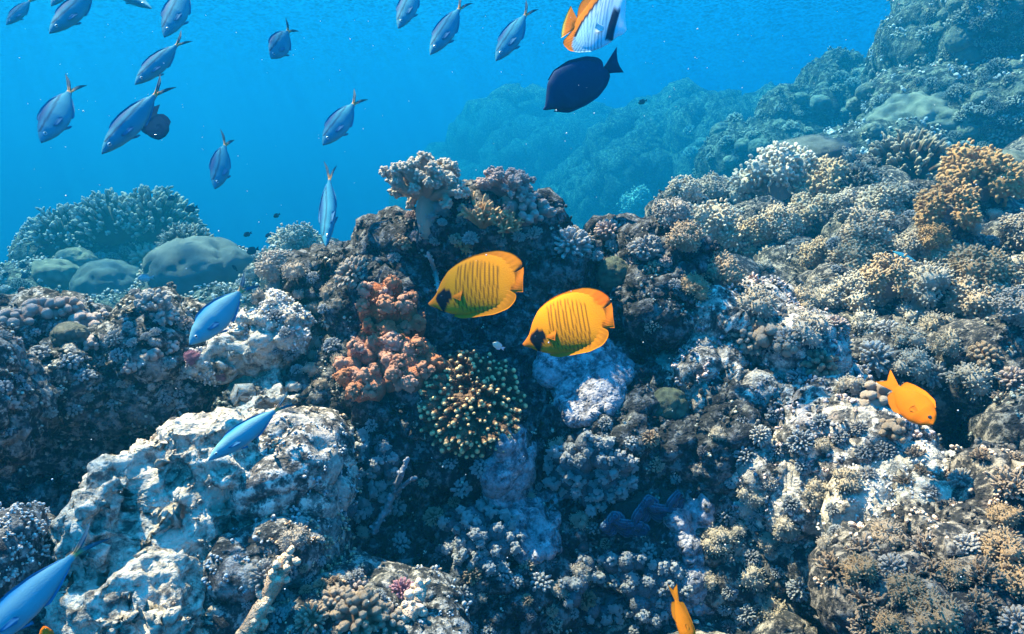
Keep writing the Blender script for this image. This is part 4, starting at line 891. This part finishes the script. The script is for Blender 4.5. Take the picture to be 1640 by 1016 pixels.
# masked butterflyfish
def masked(seed=0):
    fr = Frame((118, 475), (742, 337)); root = empty('butterflyfish', (0, 0, 0))
    ORG, YEL, DRK, MSK = (.66, .17, .002), (.60, .24, .003), (.10, .035, .003), (.001, .005, .012)
    def col(x, y, V):
        n = len(x); c = np.tile(ORG, (n, 1)).astype(float)
        mid = np.exp(-(((x - 470) / 290) ** 4)) * np.exp(-(((y - 370) / 215) ** 4)); c = paint(c, (mid * .9, YEL))
        xc = x - 26 * np.sin((y - 190) / 350 * 2.2) - (y - 360) * .05; xc = xc + seed * 9 * np.sin(y / 90); ph = (xc - 322) / (29.5 - seed * 1.2)
        band = np.abs((ph + .5) % 1 - .5); ins = (ph > -.4) & (ph < 10.4); dist_ = np.abs(xc - 470) / 170
        vert = smooth(1.0, .82, np.abs(y - (365 + 10 * dist_)) / (185 - 45 * dist_ ** 2))
        c = paint(c, (smooth(.25, .12, band) * ins * vert * .9, DRK))
        u, v = (x - 258) / 74, (y - 458) / 66; r = np.where(v > 0, np.abs(u) + v * .78, np.sqrt(u * u + (v * 1.05) ** 2))
        c = paint(c, (smooth(1.03, .93, r) * (x < 330), MSK))
        c = paint(c, (smooth(200, 150, x) * .6, (.70, .18, .02)))
        if seed: c = paint(c, (smooth(60, 44, np.hypot((x - 715) * .9, y - 195)), (.95, .15, .002)))
        return c
    def colt(x, y, V):
        c = np.tile((.62, .16, .003), (len(x), 1)).astype(float)
        return paint(c, (smooth(806, 818, x + (y - 300) * -.1) * .5, (.3, .15, .03)))
    def cold(x, y, V):
        c = col(x, y, V); return paint(c, (smooth(24, 4, np.abs((x - 790) + (y - 205) * .65)) * smooth(170, 200, y) * (x > 700), (.03, .02, .01)))
    top = [(118, 475), (150, 440), (172, 408), (190, 330), (232, 250), (305, 198), (415, 152), (520, 136), (630, 150), (712, 195), (742, 268)]
    bot = [(118, 478), (130, 494), (180, 502), (230, 522), (320, 545), (440, 548), (560, 528), (650, 510), (712, 460), (742, 400)]
    fish_body(fr, top, bot, [(0, .004), (.08, .03), (.25, .085), (.45, .10), (.7, .07), (.9, .03), (1, .014)], col, parent=root)
    fish_fin(fr, [(215, 330), (300, 260), (450, 220), (560, 215), (660, 250), (725, 315)], [(192, 318), (232, 238), (300, 190), (370, 155), (480, 127), (600, 113), (700, 135), (765, 178), (792, 213), (770, 245), (738, 288)], cold, 'dorsal_fin', root, .02)
    fish_fin(fr, [(380, 505), (480, 510), (600, 480), (680, 430), (725, 360)], [(330, 556), (400, 572), (500, 563), (640, 545), (735, 505), (768, 462), (778, 425), (765, 400), (742, 385)], col, 'anal_fin', root, .02)
    fish_fin(fr, [(724, 262), (728, 398)], [(790, 226), (802, 265), (807, 310), (812, 355), (815, 392)], colt, 'tail_fin', root, .016)
    fish_fin(fr, [(330, 420), (332, 455)], [(398, 398), (412, 430), (400, 478)], lambda x, y, V: np.tile((.60, .16, .003), (len(x), 1)), 'pectoral_fin', root, .003, .0015, 20, 8, y=.080, splay=.02)
    fish_fin(fr, [(330, 420), (332, 455)], [(398, 398), (412, 430), (400, 478)], lambda x, y, V: np.tile((.60, .16, .003), (len(x), 1)), 'pectoral_fin', root, .003, .0015, 20, 8, y=-.080, splay=-.02)
    fish_eye(fr, (236, 440), .020, .052, root, (.012, .02, .03)); return root
k1 = masked(); tag(k1, 'yellow butterflyfish with black mask, upper left of the pair', 'fish', 'yellow masked butterflyfish'); pose(k1, (686, 486), (823, 454), 1.42, -.065, roll=-.52, fat=1.1)
k2 = masked(1); tag(k2, 'x', 'fish', 'yellow masked butterflyfish'); k2['label'] = 'yellow butterflyfish with black mask, lower right of the pair'; pose(k2, (837, 551), (968, 512), 1.5, -.07, roll=-.42, fat=1.14)
# threadfin butterflyfish
def threadfin():
    fr = Frame((1303, 437), (560, 350), flip=True); root = empty('butterflyfish', (0, 0, 0))
    ORG = (.98, .24, .002)
    def col(x, y, V):
        c = np.tile((.42, .74, .85), (len(x), 1)).astype(float)
        up = smooth(420, 150, y); c = paint(c, (up * .7, (.85, .88, .9)))
        d1 = (x * .64 + y * .77) / 42; d2 = (x * .98 - y * .12) / 44; sel = y > 330 - (x - 900) * .4
        l1 = smooth(.2, .08, np.abs(((x * .86 - y * -.52) / 40 + .5) % 1 - .5)); l2 = smooth(.26, .1, np.abs((d2 + .5) % 1 - .5))
        inb = smooth(1080, 1020, x); c = paint(c, (np.where(x < 930 - (y - 0) * .2, l1, l2) * inb * .85, (.10, .30, .42)))
        lx = np.interp(y, [-260, -20, 180, 350, 480, 620, 760], [1010, 880, 760, 650, 600, 590, 690])
        c = paint(c, (smooth(30, 18, np.abs(x - lx - 14)) * (y < 520), (.006, .012, .03))); c = paint(c, (smooth(0, -8, x - lx), ORG))
        bx = 1120 + (y - 400) * -.06; c = paint(c, (smooth(56, 44, np.abs(x - bx)) * smooth(180, 230, y) * smooth(585, 560, y), (.006, .02, .06)))
        c = paint(c, (smooth(1180, 1215, x), (.9, .82, .84))); c = paint(c, (smooth(60, 20, np.hypot(x - 940, (y - 450) * 1.4)), (.95, .95, .95)))
        return c
    co = lambda x, y, V: paint(np.tile(ORG, (len(x), 1)).astype(float), (smooth(425, 375, x + np.abs(y - 330) * -.12), (.95, .75, .12)))
    fish_body(fr, [(1305, 432), (1285, 380), (1262, 330), (1232, 250), (1212, 140), (1185, 10), (1120, -110), (1000, -170), (860, -110), (730, 30), (640, 170), (560, 300)],
              [(1305, 440), (1290, 480), (1200, 512), (1120, 588), (1020, 650), (900, 690), (760, 680), (650, 620), (590, 520), (560, 410)], [(0, .004), (.08, .03), (.25, .075), (.45, .09), (.7, .065), (.9, .03), (1, .014)], col, parent=root)
    fish_fin(fr, [(1150, 20), (1000, -60), (850, 20), (720, 150), (590, 330)], [(1190, 10), (1110, -190), (1000, -250), (860, -215), (720, -60), (625, 10), (560, 70), (545, 130), (555, 240), (570, 300)], col, 'dorsal_fin', root, .018)
    fish_fin(fr, [(860, 600), (720, 600), (620, 500), (575, 400)], [(900, 700), (700, 706), (560, 680), (460, 612), (432, 565), (500, 480), (555, 415)], col, 'anal_fin', root, .018)
    fish_fin(fr, [(590, 310), (585, 395)], [(425, 122), (385, 240), (365, 350), (380, 450), (403, 528)], co, 'tail_fin', root, .015)
    fish_fin(fr, [(1020, 420), (1020, 470)], [(930, 390), (905, 450), (935, 500)], lambda x, y, V: np.tile((.8, .88, .9), (len(x), 1)), 'pectoral_fin', root, .004, .002, 20, 8, y=.085, splay=.04)
    fish_eye(fr, (1128, 400), .022, .05, root, (.02, .04, .08)); return root
k3 = threadfin(); tag(k3, 'white butterflyfish with orange tail and black eye bar above the dark surgeonfish', 'fish'); pose(k3, (1003, 48), (921.5, 38.4), 1.75, .08, flip=True, roll=.4, fat=1.1)
# dark surgeonfish
def surgeon():
    fr = Frame((170, 592), (515, 382)); root = empty('surgeonfish', (0, 0, 0)); col = lambda x, y, V: paint(np.tile((.005, .028, .10), (len(x), 1)).astype(float), (smooth(.3, .7, fbm(V, .1, 2, 3)) * .5, (.008, .04, .13)))
    fish_body(fr, [(170, 590), (180, 575), (186, 520), (192, 465), (228, 405), (305, 360), (400, 335), (470, 340), (502, 372)], [(170, 596), (185, 597), (225, 590), (310, 590), (400, 550), (455, 510), (500, 455), (525, 398)],
              [(0, .005), (.1, .05), (.3, .085), (.6, .075), (.9, .025), (1, .016)], col, parent=root)
    fish_fin(fr, [(215, 450), (310, 390), (400, 360), (490, 380)], [(195, 450), (225, 400), (300, 350), (400, 321), (465, 322), (492, 338), (497, 360)], col, 'dorsal_fin', root, .016)
    fish_fin(fr, [(250, 570), (350, 550), (440, 490), (510, 410)], [(225, 601), (310, 604), (400, 563), (465, 520), (515, 460), (536, 408), (530, 392)], col, 'anal_fin', root, .016)
    fish_fin(fr, [(498, 366), (530, 396)], [(572, 260), (569, 300), (572, 335), (585, 360), (611, 386)], col, 'tail_fin', root, .013)
    fish_eye(fr, (222, 500), .018, .05, root, (.02, .05, .1)); return root
k4 = surgeon(); tag(k4, 'dark blue black surgeonfish under the white and orange butterflyfish', 'fish'); pose(k4, (870.2, 175), (972.1, 112.8), 2.1, .05)

# fusilier
def fusilier(bright=False):  # bright: no back line, pale belly edge, and sunlight put into the side colour
    fr = Frame((0, 0), (1, 0)); root = empty('fusilier', (0, 0, 0))
    def col(x, y, V):
        z = V[:, 2] / .19; c = np.tile((.03, .22, .32), (len(x), 1)).astype(float)
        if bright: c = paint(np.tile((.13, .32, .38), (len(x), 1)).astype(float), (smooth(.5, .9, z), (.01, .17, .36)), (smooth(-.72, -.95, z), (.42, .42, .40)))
        else:
            c = paint(c, (smooth(.45, .85, z), (.006, .06, .17))); c = paint(c, (smooth(.10, .03, np.abs(z - .42)) * (x > .12) * .8, (.004, .04, .10)))
            c = paint(c, (smooth(-.1, -.85, z) * .8, (.06, .30, .42)))
        c = paint(c, (smooth(.95, .99, x), (.75, .36, .12)))
        return paint(c, (smooth(.03, .0, x), (.03, .08, .14)))
    fin = lambda x, y, V: np.tile((.05, .20, .36), (len(x), 1)).astype(float)
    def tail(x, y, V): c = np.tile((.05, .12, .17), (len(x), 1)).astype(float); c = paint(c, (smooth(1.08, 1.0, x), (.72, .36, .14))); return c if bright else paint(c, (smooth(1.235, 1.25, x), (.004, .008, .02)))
    top = [(0, 0), (.02, -.022), (.08, -.066), (.2, -.125), (.36, -.165), (.5, -.172), (.65, -.150), (.8, -.100), (.92, -.048), (1, -.030)]
    bot = [(0, .004), (.03, .026), (.1, .072), (.22, .128), (.38, .172), (.52, .18), (.66, .155), (.8, .102), (.92, .048), (1, .030)]
    fish_body(fr, top, bot, [(0, .006), (.06, .035), (.2, .075), (.45, .09), (.7, .06), (.92, .018), (1, .010)], col, parent=root)
    fish_fin(fr, [(.3, -.14), (.5, -.16), (.7, -.12), (.9, -.045)], [(.30, -.165), (.36, -.192), (.5, -.196), (.7, -.158), (.88, -.078), (.91, -.058)], fin, 'dorsal_fin', root, .006)
    fish_fin(fr, [(.58, .165), (.7, .125), (.9, .045)], [(.58, .182), (.62, .200), (.74, .152), (.88, .078), (.91, .057)], fin, 'anal_fin', root, .006)
    fish_fin(fr, [(.975, -.020), (.975, .0)], [(1.26, -.155), (1.14, -.05), (1.05, .0)], tail, 'tail_lobe', root, .009, .002, 20, 16); fish_fin(fr, [(.975, .0), (.975, .020)], [(1.05, .0), (1.14, .05), (1.26, .155)], tail, 'tail_lobe', root, .009, .002, 20, 16)
    for s_ in (1, -1): fish_fin(fr, [(.27, .02), (.28, .055)], [(.40, .03), (.42, .07), (.38, .10)], fin, 'pectoral_fin', root, .003, .0015, 16, 6, y=.078 * s_, splay=.04 * s_)
    fish_fin(fr, [(.33, .15), (.38, .165)], [(.42, .21), (.45, .225), (.46, .19)], fin, 'pelvic_fin', root, .004, .002, 16, 6)
    fish_eye(fr, (.118, -.012), .026, .050, root, (.25, .42, .5)); return root
FU = [  # head, tail base, distance, tail farther by, height, roll, label
    ((10, 40), (48, 2), 2.9, .3, 1.0, 0, 'pale blue fish with a pinkish flank cut by the top left corner'),
    ((79, 54), (150, -14), 2.3, .2, 1.0, 0, 'hazy blue fish cut by the top edge, second from the top left corner'),
    ((82, 10), (120, -40), 2.6, .2, 1.0, 0, 'blue fish of which only the head dips under the top edge, left'),
    ((243, 14), (165, -30), 3.2, .2, .75, 0, 'faint blue fish pointing down right at the top edge'),
    ((263, 60), (300, -18), 2.5, .2, 1.25, 0, 'hazy blue broad fish cut by the top edge, above the dark backed fish'),
    ((216, 136), (284, 72), 2.0, .15, .95, 0, 'blue fish with a dark back line swimming down above the largest of the school'),
    ((66, 229), (112, 146), 1.85, .2, 1.35, 0, 'dark blue fish at the far left with black tail tips'),
    ((163, 247), (250, 151), 1.6, .12, .92, 0, 'blue fish with white ringed eye and dark back line overlapping a dark fish'),
    ((344, 303), (361, 232), 2.2, .35, 1.45, .5, 'blue fish seen nearly head on below the left part of the school'),
    ((434, 94), (462, 50), 2.5, .35, 2.0, .2, 'small dark blue round bodied fish alone right of the left school'),
    ((638, 46), (668, -22), 2.3, .2, 1.25, 0, 'blue fish cut by the top edge, leftmost of the middle three'),
    ((689, 88), (736, 14), 2.0, .15, 1.12, 0, 'blue fish with orange tail base cut by the top edge, middle of three'),
    ((794, 98), (842, 24), 2.2, .2, 1.12, 0, 'pale blue fish with orange tail base left of the orange tailed butterflyfish'),
    ((517, 233), (567, 166), 2.0, .2, 1.28, 0, 'blue fish with orange tail base swimming down in open water left of the outcrop'),
    ((522, 396), (528, 286), 1.8, .2, .78, .3, 'slim blue fish swimming straight down beside the outcrop'),
    ((303, 553), (386, 466), 1.45, .1, 1.32, 0, 'large blue fish with sunlit colouring over the bleached white rock, orange tail base'),
    ((333, 738), (443, 656), 1.15, .06, .98, 0, 'blue fish with sunlit colouring lying across the big pale boulder'),
    ((-62, 1062), (122, 886), .78, .1, 1.0, 0, 'largest nearest blue fish cut by the bottom left corner')]
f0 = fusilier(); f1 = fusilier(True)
for i, (hd, tl, d, dy, fat, roll, lab) in enumerate(FU):
    o = f0 if i == 0 else f1 if i == 15 else copy_fish(f1 if i > 15 else f0); pose(o, hd, tl, d, dy, flip=hd[0] > tl[0], roll=roll, fat=fat * .77); tag(o, lab, 'fish', 'blue fusiliers coloured as sunlit near the rocks' if i > 14 else 'blue fusiliers in the open water')

# damselfish, one shape in several colours
def damsel(c0, c1, fin, name='damselfish', forked=True):
    fr = Frame((0, 0), (1, 0)); root = empty(name, (0, 0, 0))
    col = lambda x, y, V: paint(np.tile(c0, (len(x), 1)).astype(float), (smooth(.0, .25, V[:, 2]) * .7, c1), (smooth(.28, .22, x) * .25, c1)); fc = lambda x, y, V: np.tile(fin, (len(x), 1)).astype(float)
    fish_body(fr, [(0, 0), (.03, -.06), (.12, -.15), (.3, -.235), (.5, -.25), (.7, -.2), (.88, -.11), (1, -.07)], [(0, .01), (.03, .06), (.12, .15), (.3, .23), (.5, .25), (.7, .2), (.88, .11), (1, .07)],
              [(0, .01), (.1, .06), (.3, .10), (.6, .085), (.9, .03), (1, .015)], col, parent=root, nx=50, nt_=24)
    fish_fin(fr, [(.25, -.18), (.5, -.2), (.8, -.12), (.95, -.06)], [(.22, -.21), (.35, -.29), (.6, -.30), (.82, -.26), (.98, -.20), (.98, -.10)], fc, 'dorsal_fin', root, .01)
    fish_fin(fr, [(.5, .2), (.8, .13), (.95, .06)], [(.5, .25), (.65, .30), (.82, .26), (.96, .19), (.98, .10)], fc, 'anal_fin', root, .01)
    fish_fin(fr, [(.97, -.06), (.97, .06)], [(1.38, -.17), (1.30, -.06), (1.24, .0), (1.28, .06), (1.36, .16)], fc, 'tail_fin', root, .01)
    for s_ in (1, -1): fish_fin(fr, [(.3, .02), (.3, .07)], [(.42, .0), (.46, .06), (.42, .11)], fc, 'pectoral_fin', root, .003, .0015, 14, 6, y=.090 * s_, splay=.02 * s_)
    fish_eye(fr, (.12, -.035), .032, .055, root, (.03, .03, .03)); return root
ORA = ((.85, .19, .003), (.70, .13, .003), (.88, .22, .004)); DAR = ((.012, .03, .07), (.008, .02, .05), (.012, .03, .07)); PAL = ((.45, .55, .6), (.1, .2, .3), (.3, .45, .5)); WHI = ((.9, .84, .66), (.85, .75, .5), (.7, .8, .9))
k5 = damsel(*ORA); tag(k5, 'orange damselfish diving down right in front of the shaded right ledge', 'fish'); pose(k5, (1495, 680), (1434, 622), 1.33, .09, flip=True, fat=1.1, roll=.12)
k6 = copy_fish(k5); tag(k6, 'thin orange fish seen from above at the bottom edge', 'fish'); pose(k6, (1108, 1040), (1084, 962), 1.15, .06, flip=True, roll=.7, wide=1.1, fat=.8)
k7 = copy_fish(k5); tag(k7, 'small orange fish peeping in at the bottom edge under the nearest blue fish', 'fish'); pose(k7, (70, 1003), (78, 1040), 1.0, .0)
M['skin'], _s = skin_mat('dark fish skin', False, 1.0, .0), M['skin']; M['fin'], _f = M['skin'], M['fin']; dk = damsel(*DAR); M['skin'], M['fin'] = _s, _f; tag(dk, 'dark fish partly hidden behind the white eyed blue fish', 'fish'); pose(dk, (254, 224), (246, 182), 2.4, .1, roll=.0, fat=1.5)
for i, (h_, t_, d, fat, lab) in enumerate([((513, 420), (522, 396), 2.6, 1.1, 'small dark fish right below the slim blue fish'), ((30, 428), (42, 425), 5.2, 1.1, 'tiny dark fish upper one of three at the left edge'),
        ((3, 441), (14, 438), 5.0, .9, 'tiny dark fish nearest the left edge'), ((34, 446), (44, 440), 5.1, 1.2, 'tiny dark fish with pale tail, lowest of three at the left edge'), ((438, 348), (446, 344), 4.6, 1.2, 'tiny dark fish in open water right of the mound'),
        ((425, 380), (432, 375), 4.6, 1.0, 'tiny fish just above the lone bushy coral'), ((268, 320), (280, 316), 5.2, 1.0, 'tiny dark fish above the highest hazy branching coral'), ((296, 338), (312, 333), 5.0, 1.2, 'small dark fish right over the mound top'),
        ((390, 378), (400, 374), 4.6, 1.1, 'small dark fish at the right end of the mound top'), ((395, 405), (410, 400), 4.4, 1.3, 'dark fish beside the big smooth lobed coral'), ((1022, 166), (1033, 162), 6.0, 1.0, 'tiny greenish fish right of the dark surgeonfish'),
        ((372, 425), (378, 432), 4.2, .8, 'tiny dark fish on the edge of the smooth lobed coral')]):
    o = copy_fish(dk); pose(o, h_, t_, d, .05, fat=fat); tag(o, lab, 'fish', 'small dark damselfish')
k8 = damsel(*WHI); tag(k8, 'small cream fish with streaming fins above the finger coral', 'fish'); pose(k8, (789, 550), (803, 557), 1.6, .02, fat=1.1)
k9 = damsel(*PAL); tag(k9, 'small pale fish in front of the shaded side of the smooth boulder coral', 'fish'); pose(k9, (220, 446), (240, 445), 3.9, .05, fat=1.2)
ka = copy_fish(k5); tag(ka, 'small orange fish by the column of tan soft coral left on the slope', 'fish'); pose(ka, (1196, 518), (1186, 512), 2.0, .02, flip=True)
kb = copy_fish(f0); tag(kb, 'slender blue striped fish between tan soft corals on the right slope', 'fish'); kb.pop('group', None) if hasattr(kb, 'pop') else None; pose(kb, (1468, 420), (1428, 402), 2.4, .05, flip=True, fat=.6)

# drifting specks
g = g_rng(99); n = 650; d = g.uniform(.6, 5, n) ; px = g.uniform(0, 1640, n); py = g.uniform(0, 1016, n)
C = np.array([P(a, b, c) for a, b, c in zip(px, py, d)]); C = C + g.normal(0, .02, C.shape); V, F = balls(1, C, g.uniform(.0004, .0015, n) * (.6 + d * .25))
m, nt, b = new_mat('drifting specks'); b.inputs['Base Color'].default_value = (.75, .72, .66, 1)
link('marine_snow', mesh('marine snow', V, F, m), kind='stuff')
# ------------------------------------------------------------------ the rippled water surface, added overhead; its colour pattern dapples the sunlight
m, nt, b = new_mat('water surface'); nt.nodes.remove(b); tcw = N(nt, 'ShaderNodeTexCoord'); wn = N(nt, 'ShaderNodeTexNoise'); L(nt, tcw.outputs['Object'], wn.inputs['Vector']); wn.inputs['Scale'].default_value = 2.2  # see-through colour pattern of the added sheet, dapples the sunlight
wv = N(nt, 'ShaderNodeVectorMath', operation='MULTIPLY_ADD'); L(nt, wn.outputs['Color'], wv.inputs[0]); wv.inputs[1].default_value = (.35, .35, .35); L(nt, tcw.outputs['Object'], wv.inputs[2])
ed = voro(nt, wv.outputs[0], 3.6, 'DISTANCE_TO_EDGE'); ed2 = voro(nt, wv.outputs[0], 1.5, 'DISTANCE_TO_EDGE')
lum = ramp(nt, ed, [(0.04, (1, 1, 1)), (0.28, (.30, .33, .37))]); lum2 = ramp(nt, ed2, [(0.0, (1, 1, 1)), (0.4, (.55, .58, .61))])
tb = N(nt, 'ShaderNodeBsdfTransparent'); L(nt, mixc(nt, 1.0, lum, lum2, 'MULTIPLY'), tb.inputs['Color']); L(nt, tb.outputs[0], nt.nodes['Material Output'].inputs['Surface'])
gx_, gy_ = np.meshgrid(np.linspace(-330, 330, 200), np.linspace(-30, 390, 140)); V = np.stack([gx_.ravel(), gy_.ravel(), gx_.ravel() * 0 + 13.0], 1); V[:, 2] += perlin(V, 3.0, 5) * .08
i = (np.arange(139)[:, None] * 200 + np.arange(199)[None]).ravel(); F = np.concatenate([np.stack([i, i + 1, i + 201], 1), np.stack([i, i + 201, i + 200], 1)])
link('water_surface', mesh('water surface', V, F, m), kind='structure')  # added overhead sheet that dapples the sunlight
# ------------------------------------------------------------------ the water's own haze
m, nt, b = new_mat('water haze'); nt.nodes.remove(b)
vp = N(nt, 'ShaderNodeVolumePrincipled'); vp.inputs['Color'].default_value = HAZE_COL
vp.inputs['Density'].default_value = HAZE_D; vp.inputs['Absorption Color'].default_value = HAZE_ABS; vp.inputs['Anisotropy'].default_value = 0.3
L(nt, vp.outputs[0], nt.nodes['Material Output'].inputs['Volume'])
x0, x1, y0, y1, z0, z1 = -62, 62, -3, 72, -9.5, 7.3
V = np.array([[x, y, z] for x in (x0, x1) for y in (y0, y1) for z in (z0, z1)], float)
F = np.array([[0, 1, 3], [0, 3, 2], [4, 6, 7], [4, 7, 5], [0, 4, 5], [0, 5, 1], [2, 3, 7], [2, 7, 6], [0, 2, 6], [0, 6, 4], [1, 5, 7], [1, 7, 3]])
h = link('haze', mesh('haze', V, F, m, smooth_=False), kind='stuff')
